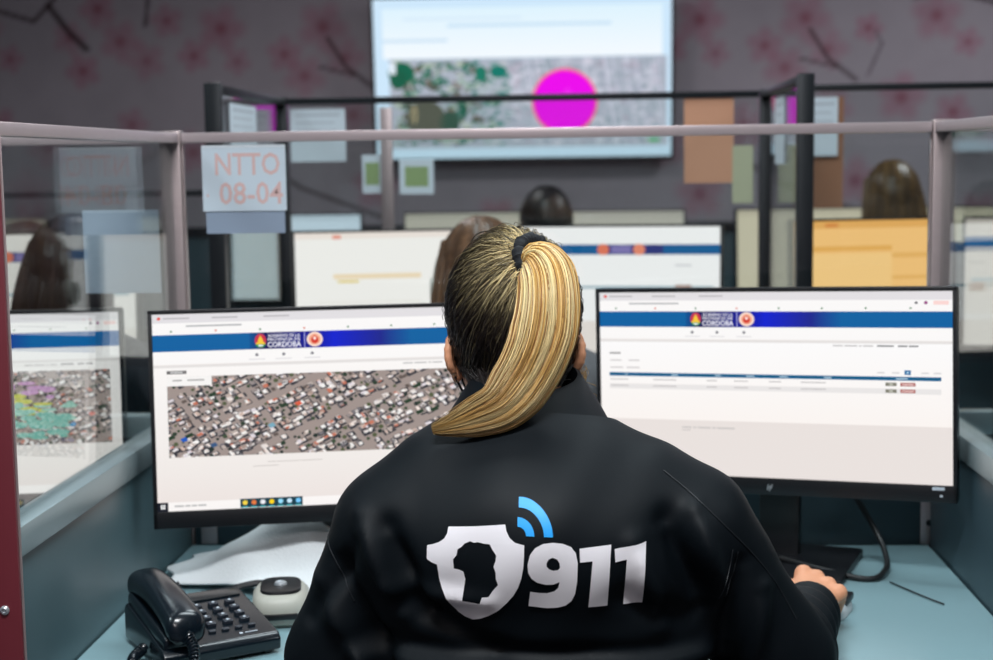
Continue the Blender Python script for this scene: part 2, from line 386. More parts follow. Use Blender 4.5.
# desks
def desk(x0, x1, y0, y1, label, zt=0.74):
    t = thing('desk', label, 'desk', ((x0+x1)/2, (y0+y1)/2, 0), group='booth desks')
    w, d = x1-x0, y1-y0
    MB().box((0, 0, zt-.0125), (w, d, .025), bev=.003).build('desktop', 'desk', t)
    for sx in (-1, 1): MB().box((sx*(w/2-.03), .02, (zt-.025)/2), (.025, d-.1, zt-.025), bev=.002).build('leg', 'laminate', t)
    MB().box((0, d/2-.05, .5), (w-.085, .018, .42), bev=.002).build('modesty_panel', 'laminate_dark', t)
desk(XL+.016, XR-.016, 1.738, YB-.022, 'pale laminate desk holding the phone and both large monitors')
desk(XL-1.22, XL-.022, 1.738, YB-.022, 'pale laminate desk in the booth left of the maroon strip')
desk(XR+.022, XR+1.22, 1.738, YB-.022, 'pale laminate desk in the right neighbouring booth')
desk(R2L+.022, R2R-.022, 3.06, Y2-.022, 'second row desk behind the central glass partition')
desk(R2L-1.25, R2L-.022, 3.06, Y2-.022, 'second row desk at the far left')
desk(R2R+.022, R2R+1.25, 3.06, Y2-.022, 'second row desk under the orange monitor')
desk(-1.5, 1.9, 4.72, Y3-.022, 'long third row desk nearest the blossom wall')

# ------------------------------------------------------------------ MONITORS
def map_fill(cv, u0, v0, u1, v1, seed=1, k=2, dens=1.0, water=True):
    """aerial view of a town: roofs, streets, trees, clipped to the rectangle"""
    r = random.Random(seed); W, H = cv.w, cv.h
    cv.rect(u0, v0, u1, v1, (160, 146, 140), k)
    def clip(pts):
        for ax, lim, sg in ((0, u0, 1), (0, u1, -1), (1, v0, 1), (1, v1, -1)):
            out = []
            for i in range(len(pts)):
                a, b = pts[i-1], pts[i]; ia = sg*(a[ax]-lim) >= 0; ib = sg*(b[ax]-lim) >= 0
                if ia != ib:
                    t = (lim-a[ax])/(b[ax]-a[ax]); out.append((a[0]+t*(b[0]-a[0]), a[1]+t*(b[1]-a[1])))
                if ib: out.append(b)
            pts = out
            if not pts: return []
        return pts
    def quad(cx, cy, hx, hy, ang, col, kk):           # metres, oblique view: squash vertically
        c, s = cos(ang), sin(ang); P = []
        for a, b in ((-1, -1), (1, -1), (1, 1), (-1, 1)):
            x, y = a*hx*c-b*hy*s, a*hx*s+b*hy*c; P.append(((cx+x)/W, (cy+y*0.72)/H))
        P = clip(P)
        if len(P) > 2: cv.poly(P, col, kk)
    x0, x1, y0, y1 = u0*W, u1*W, v0*H, v1*H; A = radians(-30)
    sc = 0.0092/dens**.5
    roofs = [(228, 220, 216), (244, 240, 238), (238, 226, 220), (190, 176, 168), (172, 150, 140), (240, 238, 236), (206, 182, 170), (150, 140, 138), (200, 120, 96), (222, 214, 220), (120, 116, 120)]
    R = (x1-x0)*.8; n = int(2*R/sc)
    for i in range(-n//2, n//2):
        for j in range(-n//2, n//2):
            if (i % 10 == 0 or j % 7 == 0) and r.random() < .85: continue
            gx, gy = i*sc+r.uniform(-.3, .3)*sc, j*sc*1.25+r.uniform(-.3, .3)*sc
            cx = (x0+x1)/2+gx*cos(A)-gy*sin(A); cy = (y0+y1)/2+(gx*sin(A)+gy*cos(A))*.72
            if not (x0-sc < cx < x1+sc and y0-sc < cy < y1+sc): continue
            q = r.random(); aa = A+r.choice((0, 0, pi/2))+r.uniform(-.06, .06)
            if q < .72:
                quad(cx+.0009, cy+.0011, sc*r.uniform(.5, .72), sc*r.uniform(.4, .62), aa, (58, 58, 64), k+1)
                [quad(cx+r.uniform(-.2, .2)*sc, cy+r.uniform(-.2, .2)*sc, sc*r.uniform(.2, .5), sc*r.uniform(.15, .36), aa, r.choice(roofs), k+2+.2*e_) for e_ in range(3)]
            elif q < .96:
                g = r.choice([(44, 62, 46), (60, 78, 54), (34, 48, 42), (84, 92, 62)])
                rr = sc*r.uniform(.22, .42); P = clip([((cx+rr*cos(a*pi/4+.3))/W, (cy+rr*.85*sin(a*pi/4+.3))/H) for a in range(8)])
                if len(P) > 2: cv.poly(P, g, k+3)
            else: quad(cx, cy, sc*.4, sc*.3, aa, (98, 86, 80), k+1)
    if water:
        for cx, cy, c in ((.045, .78, (30, 90, 190)), (.86, .74, (40, 150, 205)), (.38, .38, (220, 96, 70)), (.93, .6, (214, 92, 70)), (.13, .86, (60, 90, 130)), (.30, .64, (120, 170, 190))):
            quad(x0+cx*(x1-x0), y0+cy*(y1-y0), .0045, .004, A, c, k+3)
        for i in range(9): quad(x0+r.random()*(x1-x0), y0+(.1+.8*r.random())*(y1-y0), .006, .0035, A, (40, 62, 42), k+3)

def browser(cv, kind):
    """the emergency desk web page shown on the screens"""
    white = (250, 248, 247)
    cv.rect(0, 0, 1, 1, (246, 241, 238), 0); cv.rect(0, 0, 1, .045, (226, 223, 226), 1); cv.rect(0, .045, 1, .105, white, 1)
    r = random.Random(5)
    for u in (.03, .16, .30): cv.rect(u, .018, u+.07, .026, (190, 186, 190), 2)
    cv.ell(.018, .022, .005, .008, (226, 90, 80), 2)
    cv.scrawl([31], .09, .055, .24, .068, (150, 150, 152), 2)
    cv.ell(.905, .06, .004, .007, (90, 90, 96), 2); cv.ell(.93, .06, .005, .009, (150, 70, 130), 2); cv.rect(.95, .05, .99, .07, (250, 214, 210), 2)
    for i in range(8): cv.ell(.05+.12*i, .088, .003, .005, r.choice([(110, 110, 150), (220, 120, 100), (90, 140, 100)]), 2)
    T = (0, 92, 158)
    cv.rect(0, .105, .26, .19, (0, 96, 160), 1); cv.rect(.26, .105, .30, .19, (0, 84, 150), 1, right=(8, 12, 84))
    cv.rect(.30, .105, .44, .19, (8, 12, 84), 1, right=(6, 16, 150)); cv.rect(.44, .105, .49, .19, (6, 16, 150), 1, right=(4, 28, 206))
    cv.rect(.49, .105, .62, .19, (4, 28, 206), 1, right=(24, 34, 140)); cv.rect(.62, .105, .70, .19, (24, 34, 140), 1, right=(0, 92, 158)); cv.rect(.70, .105, 1, .19, (0, 96, 160), 1)
    # province crest
    cv.ell(.290, .147, .0155, .036, (206, 60, 84), 2); cv.ell(.290, .165, .013, .017, (60, 160, 90), 3)
    cv.poly([(.277, .165), (.290, .12), (.303, .165)], (246, 200, 60), 4); cv.rect(.279, .125, .283, .155, (200, 40, 60), 5); cv.rect(.297, .125, .301, .155, (200, 40, 60), 5)
    cv.rect(.284, .168, .296, .176, (236, 240, 244), 5)
    wh = (240, 240, 248)
    cv.text('GOBIERNO DE LA', .310, .115, .398, .130, wh, 3); cv.text('PROVINCIA DE', .310, .134, .398, .150, wh, 3); cv.text('CORDOBA', .309, .154, .400, .182, wh, 4)
    cv.text('CORDOBA', .3094, .1545, .4004, .1825, wh, 5)
    cv.rect(.409, .108, .4115, .186, (170, 170, 230), 2)
    cv.ell(.438, .147, .022, .038, (250, 222, 206), 2); cv.ell(.438, .147, .016, .028, (244, 170, 140), 3); cv.ell(.438, .150, .010, .018, (214, 56, 40), 4); cv.poly([(.432, .145), (.438, .122), (.444, .145)], (226, 80, 60), 5); cv.ell(.438, .142, .004, .008, (255, 226, 220), 6)
    cv.rect(0, .19, 1, .255, white, 1)
    for u in (.279, .352, .43):
        cv.ell(u, .218, .0045, .008, (130, 130, 136), 2); cv.rect(u-.022, .238, u+.022, .243, (222, 220, 222), 2)
    cv.rect(0, .258, 1, .272, (228, 224, 222), 1)
    cv.scrawl([7, 9, 2, 7], .68, .279, .79, .290, (170, 168, 168), 2); cv.scrawl([8], .80, .277, .845, .291, (90, 90, 92), 2); cv.scrawl([6, 6], .856, .277, .91, .291, (90, 90, 92), 2)

def screen_image(cv, kind):
    browser(cv, kind)
    if kind == 'table':
        cv.rect(0, .272, 1, .70, (251, 250, 250), 1, bottom=(250, 244, 240)); cv.rect(0, .70, 1, 1, (233, 225, 221), 1)
        cv.scrawl([7], .028, .328, .062, .343, (110, 108, 108), 2)
        for u in (.03, .085): cv.rect(u, .372, u+.035, .379, (204, 200, 200), 2)
        for u in (.03, .08): cv.rect(u, .412, u+.04, .419, (204, 200, 200), 2)
        cv.rect(.027, .443, .97, .463, (0, 92, 138), 2)
        for u, n_ in ((.075, 2), (.215, 5), (.345, 4), (.435, 6), (.53, 6), (.655, 5), (.85, 8)): cv.rect(u, .450, u+.004*n_, .457, (170, 200, 218), 3)
        for u in (.80, .84, .918, .95): cv.rect(u, .420, u+.02, .426, (206, 204, 206), 2)
        cv.rect(.873, .409, .89, .433, (0, 104, 160), 2); cv.rect(.879, .417, .884, .425, (200, 226, 240), 3)
        for q in (0, 1):
            v = .476+q*.035
            if q: cv.rect(.027, v-.006, .97, v+.022, (233, 230, 229), 2)
            for u, ww in ((.03, .055), (.16, .07), (.32, .03), (.40, .04), (.50, .035), (.59, .07)): cv.rect(u, v+.002, u+ww, v+.008, (196, 192, 192), 3)
            cv.rect(.822, v-.002, .852, v+.016, (128, 126, 112), 3); cv.rect(.832, v+.002, .842, v+.012, (190, 190, 178), 4)
            cv.rect(.862, v-.002, .902, v+.016, (168, 84, 78), 3); cv.scrawl([6], .866, v+.002, .898, v+.012, (226, 176, 170), 4)
        cv.scrawl([6, 2, 8, 2, 11], .245, .733, .40, .745, (176, 170, 168), 2); cv.rect(.245, .752, .27, .757, (204, 198, 196), 2)
    else:
        cv.rect(0, .272, 1, .80, (250, 247, 245), 1, bottom=(240, 234, 230)); cv.rect(0, .80, 1, 1, (240, 234, 230), 1, bottom=(236, 226, 222))
        cv.rect(.035, .287, .088, .304, (112, 110, 110), 2); cv.scrawl([6], .045, .290, .078, .300, (200, 200, 200), 3)
        map_fill(cv, .035, .318, .965, .728, seed=11)
        cv.rect(.035, .318, .155, .365, (246, 244, 242), 7)
        cv.scrawl([4], .05, .330, .075, .342, (140, 138, 136), 8); cv.scrawl([8], .09, .330, .135, .342, (140, 138, 136), 8)
        cv.rect(.30, .765, .45, .769, (206, 200, 196), 2); cv.rect(.26, .785, .33, .789, (206, 200, 196), 2)
        cv.rect(0, .955, 1, 1, (250, 246, 244), 2); cv.rect(0, .955, .028, 1, (16, 20, 32), 3)
        for a, b in ((.008, .966), (.0145, .966), (.008, .978), (.0145, .978)): cv.rect(a, b, a+.0055, b+.010, (240, 240, 240), 4)
        cv.scrawl([7, 4, 4, 6], .045, .968, .13, .982, (160, 158, 158), 3)
        cv.rect(.222, .952, .392, .998, (14, 60, 74), 3)
        for i, c in enumerate([(240, 210, 70), (226, 120, 60), (235, 235, 240), (250, 210, 10), (150, 220, 250), (200, 230, 250), (120, 200, 250)]):
            cv.ell(.235+.0242*i, .972, .007, .012, c, 4); cv.rect(.227+.0242*i, .992, .243+.0242*i, .997, (60, 190, 200), 4)
        if kind == 'map_layers':
            r = random.Random(2)
            for c, uu, vv, n in (((120, 190, 176), .72, .62, 26), ((150, 206, 190), .74, .55, 16), ((206, 160, 206), .70, .44, 14), ((206, 210, 90), .66, .49, 10)):
                for i in range(n):
                    a, b = uu+r.uniform(-.09, .09), vv+r.uniform(-.07, .07); cv.ell(a, b, r.uniform(.014, .04), r.uniform(.008, .018), c, 8+i*.2, 9)

def monitor(loc, rz, kind, label, w=0.548, h=0.322, stand=0.10, tilt=0.05, group=None, white=None, hp=True, z=0.74, roll=0.0):
    t = thing('computer_monitor', label, 'monitor', (loc[0], loc[1], z), rz, group)
    # stand: flat base plate, upright neck
    MB().box((0, .035, .006), (.235, .20, .012), bev=.004).build('stand_base', 'black', t)
    MB().box((0, .075, stand/2+.06), (.062, .022, stand+.12), bev=.004, rot=Euler((-.04, 0, 0))).build('stand_neck', 'black', t)
    Rm = Matrix.Rotation(roll, 3, 'Y') @ Matrix.Rotation(-tilt, 3, 'X'); o = Vector((0, 0, stand))
    fn = lambda p: Rm @ Vector(p)+o
    m = MB(); b, bb = .006, .025
    for c, s in (((-w/2+b/2, .004, h/2), (b, .014, h)), ((w/2-b/2, .004, h/2), (b, .014, h)), ((0, .004, h-b/2), (w, .014, b)), ((0, .004, bb/2), (w, .014, bb))):
        m.box(fn(c), s, rot=Rm, bev=.0012)
    m.box(fn((0, .020, h/2)), (w, .022, h), rot=Rm, bev=.005); m.box(fn((0, .040, h*.45)), (w*.55, .03, h*.5), rot=Rm, bev=.008)
    case = m.build('casing', 'black', t)
    sw, sh = w-2*b, h-b-bb
    cv = Canvas(sw, sh)
    if white is None: screen_image(cv, kind)
    else:
        cv.rect(0, 0, 1, 1, white, 0)
        if kind == 'amber':
            cv.rect(0, .0, 1, .06, (236, 176, 96), 1); cv.rect(.12, .20, .62, .24, (238, 178, 92), 1); cv.rect(.12, .26, .62, 1, (254, 208, 138), 1); cv.rect(.62, .26, 1, .30, (240, 184, 104), 1); cv.rect(.62, .44, 1, .47, (240, 184, 104), 1); cv.rect(.06, .3, .08, 1, (240, 184, 104), 1); cv.rect(.2, .02, .28, .05, (222, 140, 70), 2)
        elif kind == 'blank_tabs':
            cv.rect(0, .0, 1, .05, (250, 236, 228), 1); cv.rect(.18, .02, .22, .05, (240, 150, 130), 2); cv.rect(.18, .33, .60, .37, (250, 226, 190), 1); cv.rect(.20, .38, .30, .40, (240, 214, 120), 2); cv.rect(.1, .55, .6, .56, (246, 238, 230), 2)
        elif kind == 'bar':
            cv.rect(0, .14, 1, .22, (0, 92, 150), 1); cv.rect(.40, .14, .72, .22, (40, 50, 120), 2); cv.ell(.42, .18, .03, .045, (230, 120, 90), 3); cv.ell(.60, .18, .03, .045, (236, 140, 110), 3); cv.rect(.46, .15, .56, .21, (130, 120, 180), 3)
            cv.rect(.03, .47, .97, .49, (150, 178, 190), 1); cv.rect(.78, .46, .86, .53, (170, 140, 130), 2); cv.rect(.78, .30, .86, .31, (190, 190, 196), 2); cv.rect(0, .75, 1, 1, (238, 228, 222), 1)
        elif kind == 'plain': cv.rect(0, 0, 1, .07, tuple(int(x*.94) for x in white), 1)
    s = cv.build('screen', 'screen', t); s.location = fn((0, .0005, bb)); s.rotation_euler = Rm.to_euler()
    if hp:
        m = MB()
        for x0, x1, z0, z1 in ((-.0035, -.0015, -.004, .0045), (-.0005, .0022, -.0055, .0030), (.0022, .0042, -.002, .005)):
            m.prism([(x0-.0006, z0), (x0+.0010, z0), (x1+.0008, z1), (x1-.0008, z1)], -.0006, .0004, fn=lambda p: fn((p.x, p.y-.0035, p.z+bb*.45)))
        m.prism([(-.002, -.0004), (.003, .0004), (.003, .0016), (-.002, .0008)], -.0006, .0004, fn=lambda p: fn((p.x, p.y-.0035, p.z+bb*.45)))
        m.build('maker_mark', 'silver', t)
        MB().box(fn((w/2-.022, -.0035, .010)), (.004, .0012, .003), rot=Rm).build('power_light', 'dial', t)
        MB().box(fn((w/2-.026, -.0036, .0205)), (.017, .0008, .0045), rot=Rm).build('corner_sticker', 'dial', t)
    return t

def mon_edge(A, B, **k):   # near the plan points of the two lower front corners
    A, B = Vector(A), Vector(B); c = (A+B)/2; return monitor((c.x, c.y), atan2(B.y-A.y, B.x-A.x), w=(B-A).length, **k)

mon_edge((-0.614, 2.084), (-0.0845, 2.190), kind='map', label='large monitor left of the woman showing an aerial town map', stand=.100, h=.315, tilt=.0825, hp=False)
mon_edge((0.0287, 2.3204), (0.538, 2.1382), kind='table', label='large monitor right of the woman showing a table page', stand=.1172, h=.3106, tilt=.037, roll=-.0258)
mon_edge((-1.195, 2.25), (-0.728, 2.335), kind='map_layers', label='monitor seen through the left side glass with a coloured map', stand=.078, h=.318, hp=False)
# second row
mon_edge((-0.66, 3.42), (-0.17, 3.50), kind='blank_tabs', white=(255, 250, 246), label='second row monitor with a nearly blank warm white page', stand=.145, hp=False)
mon_edge((-0.145, 3.50), (0.325, 3.43), kind='bar', white=(252, 250, 250), label='second row monitor with a blue header bar above the ponytail', stand=.15, hp=False)
mon_edge((0.485, 3.44), (0.87, 3.52), kind='amber', white=(253, 200, 126), label='amber tinted monitor at right of the second row', stand=.158, hp=False)
mon_edge((0.88, 3.50), (1.36, 3.40), kind='bar', white=(236, 222, 212), label='second row monitor at the right edge behind the side glass', stand=.158, hp=False)
mon_edge((-1.56, 3.42), (-1.02, 3.40), kind='bar', white=(248, 240, 236), label='second row monitor at the far left edge', stand=.15, hp=False)
# third row
for a, b, c, l in (((-.60, 5.12), (-.125, 5.16), (186, 180, 168), 'dim beige monitor in the third row, left of the dark haired head'),
                   ((-.115, 5.16), (.36, 5.12), (190, 184, 174), 'dim beige monitor in the third row, right of the dark haired head'),
                   ((.53, 5.10), (1.01, 5.16), (216, 204, 180), 'pale monitor in the third row behind the blond head'),
                   ((1.03, 5.16), (1.50, 5.1), (216, 204, 180), 'pale monitor in the third row at far right'),
                   ((-1.21, 5.14), (-.745, 5.12), (206, 222, 236), 'pale bluish monitor in the third row, leftmost')):
    mon_edge(a, b, kind='plain', white=c, label=l, stand=.13, h=.32, hp=False)

# ------------------------------------------------------------------ WALL TELEVISION
def television():
    t = thing('wall_television', 'large wall television showing a map with a magenta circle', 'television', (-0.247, 6.895, 1.36))
    W, H, tl = 1.345, .735, 0.08
    Rm = Euler((tl, 0, 0)).to_matrix(); o = Vector((0, -0.10, 0)); fn = lambda p: Rm @ Vector(p)+o
    m = MB(); m.box(fn((0, .025, H/2)), (W, .04, H), rot=Rm, bev=.006)
    for c, s in (((-W/2+.006, 0, H/2), (.012, .016, H)), ((W/2-.006, 0, H/2), (.012, .016, H)), ((0, 0, H-.006), (W, .016, .012)), ((0, 0, .008), (W, .016, .016))): m.box(fn(c), s, rot=Rm, bev=.002)
    m.build('casing', 'black', t)
    MB().box((0, -.03, .35), (.3, .055, .2), bev=.004).build('wall_bracket', 'black', t)
    cv = Canvas(W-.024, H-.028, .0004)
    cv.rect(0, 0, 1, 1, (206, 232, 252), 0)
    cv.rect(.03, .06, .97, .37, (222, 243, 254), 1, bottom=(244, 250, 255)); cv.rect(.25, .16, .8, .18, (200, 226, 246), 2); cv.rect(.03, .25, .25, .27, (206, 228, 246), 2); cv.rect(.1, .12, .5, .135, (214, 234, 250), 2)
    r = random.Random(9); u0, u1, v0, v1 = .05, .985, .375, .935
    cv.rect(u0, v0, u1, v1, (172, 180, 194), 2)
    for i in range(900):
        a, b = r.uniform(u0+.02, u1-.02), r.uniform(v0+.02, v1-.02)
        g = a < .3+.12*r.random()
        if g: c = r.choice([(46, 112, 96), (70, 122, 104), (150, 176, 160), (120, 110, 100), (84, 90, 80), (176, 190, 176), (60, 96, 84)])
        elif a < .46: c = r.choice([(120, 158, 156), (170, 184, 190), (60, 130, 124), (150, 164, 170), (186, 192, 200)])
        else: c = r.choice([(196, 200, 214), (160, 168, 184), (180, 184, 200), (206, 206, 220), (172, 168, 184), (150, 164, 176)])
        cv.ell(a, b, r.uniform(.006, .02), r.uniform(.006, .022), c, 3+.01*i, 7)
    for cx, cy, rx, ry, c in ((.09, .46, .045, .07, (22, 100, 76)), (.05+.03, .5, .03, .06, (30, 92, 70)), (.17, .75, .07, .12, (88, 92, 80)), (.25, .78, .035, .08, (50, 84, 70)), (.30, .70, .012, .06, (30, 96, 78)), (.42, .46, .03, .04, (20, 120, 106)), (.36, .47, .02, .05, (30, 120, 100)), (.13, .72, .012, .06, (196, 180, 140)), (.94, .90, .025, .012, (80, 190, 120))):
        cv.ell(cx, cy, rx, ry, c, 13, 14)
    for i in range(14):
        a = r.uniform(.45, .95); cv.poly([(a, v0), (a+.004, v0), (a+.05, v1), (a+.046, v1)], (204, 206, 222), 14)
    cu, cvv, ru = .642, .652, .108; rv = ru*(W-.024)/(H-.028)
    cv.ell(cu, cvv, ru*1.03, rv*1.03, (250, 130, 170), 15, 48); cv.ell(cu, cvv, ru, rv, (246, 60, 130), 16, 48); cv.ell(cu, cvv, ru*.94, rv*.94, (236, 0, 236), 17, 48)
    cv.ell(cu+.01, cvv-.06, .010, .018, (250, 60, 250), 18); cv.ell(cu+.01, cvv-.06, .006, .011, (236, 0, 236), 19)
    cv.rect(u0, v0+.02, u0+.022, v0+.09, (230, 240, 250), 15)
    s = cv.build('screen', 'screen', t); s.location = fn((0, -.001, .016)); s.rotation_euler = (tl, 0, 0)
television()

# ------------------------------------------------------------------ PAPERS TAPED TO THE GLASS
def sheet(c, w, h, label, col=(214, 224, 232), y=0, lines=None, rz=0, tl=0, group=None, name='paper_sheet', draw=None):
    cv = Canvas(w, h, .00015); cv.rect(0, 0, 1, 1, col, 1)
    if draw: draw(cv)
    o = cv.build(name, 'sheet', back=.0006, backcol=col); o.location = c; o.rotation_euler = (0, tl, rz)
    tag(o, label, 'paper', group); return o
def note(cv):
    c = (222, 186, 182)
    cv.text('NTTO', .16, .12, .93, .46, c, 2); cv.text('08-04', .20, .56, .96, .90, c, 2); cv.ell(.06, .76, .012, .02, c, 2)
    cv.rect(0, .0, 1, .04, (232, 240, 246), 2)
sheet((-.537, YB-.0075, 1.286), .136, .106, 'white sheet with pale red handwriting taped to the central glass', draw=note, col=(206, 218, 228))
sheet((-.537, YB-.0055, 1.250), .128, .045, 'blue-grey strip of paper hanging under the handwritten sheet', col=(150, 164, 184))
sheet((-.742, YB-.006, 1.155), .125, .135, 'pale blue sheet behind the left side glass', col=(176, 192, 208))
G = 'papers taped to the second row glass'
def blank(cv): cv.rect(.1, .1, .9, .14, (184, 192, 200), 2); cv.rect(.1, .25, .8, .28, (190, 198, 206), 2); cv.rect(.1, .4, .85, .43, (190, 198, 206), 2)
def green(cv): cv.rect(.16, .2, .84, .78, (150, 172, 120), 2)
sheet((-.643, Y2-.008, 1.365), .137, .130, 'white printed page taped left of the television on the black-framed glass', draw=blank, group=G)
sheet((-.51, Y2-.008, 1.285), .05, .095, 'small narrow note with a green patch, left of the grey glass joint', draw=green, group=G)
sheet((-.40, Y2-.008, 1.282), .085, .085, 'small note with a green patch, right of the grey glass joint', draw=green, group=G)
sheet((.318, Y2-.008, 1.30), .12, .205, 'tan rectangle on the glass below the television corner', col=(214, 158, 128), group=G)  # plain tan rectangle set against the pane
sheet((.40, Y2-.010, 1.25), .05, .14, 'narrow tan rectangle with a green stripe beside the black post', col=(190, 190, 160), group=G)
sheet((.59, Y2-.008, 1.362), .078, .142, 'white page taped to the glass right of the black posts', draw=blank, group=G)
sheet((.585, Y2+.006, 1.235), .12, .27, 'tan rectangle behind the white page right of the black posts', col=(196, 136, 106), group=G)  # brownish tan rectangle on the far side of the pane
def mag(cv): cv.rect(0, 0, .25, .4, (230, 40, 200), 2); cv.rect(.25, 0, .4, .25, (236, 120, 220), 2)
o = sheet((R2R-.008, 3.42, 1.345), .15, .15, 'white sheet on the right black-framed side glass', draw=blank, rz=-pi/2, group=G)
sheet((R2L+.008, 3.27, 1.375), .26, .115, 'white page on the left black-framed side glass', rz=pi/2, group=G, draw=blank)
# grey joint profile on the second-row glass
tag(MB().box((-.472, Y2-.016, 1.245), (.030, .010, .50), bev=.002).build('glass_joint_profile', 'alu'), 'grey vertical joint profile on the second row glass', 'profile')

# outlet plates on the back panel
for x, l in ((.556, 'small metal plate on the back panel under the right monitor'), (-.612, 'small metal plate on the back panel under the left monitor')):
    t = thing('outlet_plate', l, 'outlet plate', (x, YB-.014, .775), group='metal outlet plates')
    MB().box((0, -.002, 0), (.026, .004, .07), bev=.001).build('plate', 'alu_pale', t)
    MB().lathe([(0, 0), (.005, 0), (.005, .002), (0, .002)], (0, -.004, 0), rot=Euler((pi/2, 0, 0)), n=14).build('screw', 'black', t)

# ------------------------------------------------------------------ DESK OBJECTS
def smooth_path(pts, n=10):
    P = [Vector(p) for p in pts]; P = [P[0]]+P+[P[-1]]; out = []
    for i in range(1, len(P)-2):
        for k in range(n):
            t = k/n; a, b, c, d = P[i-1:i+3]
            out.append(.5*((2*b)+(c-a)*t+(2*a-5*b+4*c-d)*t*t+(-a+3*b-3*c+d)*t**3))
    out.append(P[-2]); return out

def phone():
    t = thing('desk_telephone', 'black corded desk telephone at the left of the desk', 'telephone', (-.492, 1.862, .74), radians(34)); t.scale = (.84, .90, .92)
    # wedge body, local x right, y back
    m = MB(); n = 24
    def ztop(y): return .028+(y+.085)/.17*.026
    prof = [(-.088, .006), (-.09, .022), (-.082, .030), (.078, .058), (.086, .050), (.086, .006)]
    t0 = bmesh.new(); a = [t0.verts.new((-.092, y, z)) for y, z in prof]; b = [t0.verts.new((.092, y, z)) for y, z in prof]
    t0.faces.new(a); t0.faces.new(b[::-1])
    for i in range(6): t0.faces.new([a[(i+1) % 6], a[i], b[i], b[(i+1) % 6]])
    bmesh.ops.recalc_face_normals(t0, faces=t0.faces); bmesh.ops.bevel(t0, geom=list(t0.edges), offset=.004, segments=3, affect='EDGES', profile=.6)
    m._merge(t0, lambda p: p, 0, True)
    for x in (-.075, .075):
        for y in (-.07, .07): m.cyl((x, y, 0), (x, y, .012), .009)
    m.build('base', 'black_gloss', t)
    sl = Euler((atan2(.028, .16), 0, 0)); Rs = sl.to_matrix()
    def top(x, y, dz=0): return Vector((x, y, .030+(y+.082)*.175+dz))
    MB().box(top(.03, .058, .001), (.105, .028, .003), rot=Rs, bev=.001).build('display', 'display', t)
    for r_ in range(4):
        for c_ in range(3):
            k = MB().box(top(.003+c_*.027, .026-r_*.0195, .002), (.015, .010, .006), rot=Rs, bev=.0018, mi=0)
            k.box(top(.003+c_*.027, .026-r_*.0195, .0053), (.004, .004, .0006), rot=Rs, mi=1)
            k.build('key', ['key', 'dial'], t)
    for c_ in range(4): MB().box(top(-.003+c_*.021, -.053, .0015), (.011, .006, .004), rot=Rs, bev=.0012).build('function_key', 'key', t)
    lg = MB().box(top(.052, -.070, .0006), (.020, .0016, .0006), rot=Rs); lg.box(top(.036, -.070, .0006), (.005, .004, .0006), rot=Rs); lg.build('printed_mark', 'dial', t)
    # cradle and handset on the left side
    MB().box((-.062, .0, .050), (.052, .165, .022), rot=Rs, bev=.008, seg=3).build('cradle', 'black_gloss', t)
    rings = []
    for i in range(33):
        s = i/32; y = -.100+.196*s; e = abs(2*s-1)
        w_ = .0275+.003*e**2; hh = .017+.006*e**3; zz = .071+.011*(1-e**2)-.005*e**4+(y)*.13
        if i in (0, 32): w_ *= .55; hh *= .45
        if i in (1, 31): w_ *= .88; hh *= .85
        rings.append([Vector((-.056+w_*(abs(cos(a))**.75)*(1 if cos(a) >= 0 else -1), y, zz+hh*(abs(sin(a))**.75)*(1 if sin(a) >= 0 else -1))) for a in [2*pi*j/24 for j in range(24)]])
    m = MB().loft(rings)
    for y in (-.074, .070): m.cyl((-.056, y, .071+.13*y), (-.056, y, .050+.13*y), .025, .022, n=24)
    m.build('handset', 'black_gloss', t)
    # coiled cord hanging from the near end of the handset, round to the base
    core = smooth_path([(-.056, -.094, .052), (-.056, -.118, .035), (-.070, -.135, .012), (-.100, -.128, .008), (-.125, -.09, .008), (-.122, -.04, .012), (-.098, -.02, .02)], 12)
    pts = []; L = len(core)-1; N = 40*12
    for i in range(N+1):
        s = i/N*L; k = min(int(s), L-1); p = core[k].lerp(core[k+1], s-k); d = (core[k+1]-core[k]).normalized()
        u = d.cross(Vector((0, 0, 1))); u = u.normalized() if u.length > .1 else Vector((1, 0, 0)); v = d.cross(u); a = i/12*2*pi
        pts.append(p+(u*cos(a)+v*sin(a))*.0068)
    MB().tube(pts, .0019, n=6).build('coiled_cord', 'black_gloss', t)
phone()

def headset_box():
    t = thing('desk_speaker_unit', 'beige rounded device with black top half hidden by the sleeve', 'device', (-.412, 1.985, .74), radians(10))
    def ring(w_, d_, z): return [(w_*(abs(cos(a))**.6)*(1 if cos(a) >= 0 else -1), d_*(abs(sin(a))**.6)*(1 if sin(a) >= 0 else -1), z) for a in [2*pi*j/32 for j in range(32)]]
    MB().loft([ring(.030, .042, 0), ring(.037, .050, .006), ring(.040, .054, .022), ring(.038, .052, .036), ring(.032, .045, .043), ring(.029, .041, .044)]).build('body', 'beige', t)
    MB().loft([ring(.028, .039, .0445), ring(.0275, .038, .048), ring(.024, .034, .0492)]).build('top_insert', 'black', t)
    MB().lathe([(0, .0035), (.004, .0035), (.0055, .002), (.0078, .0035), (.009, .001), (.009, 0)], (0, -.004, .049), n=24).build('button', 'silver', t)
    MB().box((.0, -.050, .018), (.046, .014, .008), bev=.002).build('slot', 'black', t)
    return t
headset_box()
tag(MB().tube(smooth_path([(-.425, 2.045, .760), (-.455, 2.060, .768), (-.50, 2.045, .762), (-.545, 2.02, .747), (-.585, 2.07, .747), (-.60, 2.2, .747)]), .005, n=8).build('device_cable', 'cable'), 'thick black cable leaving the beige device toward the white cloth', 'cable')

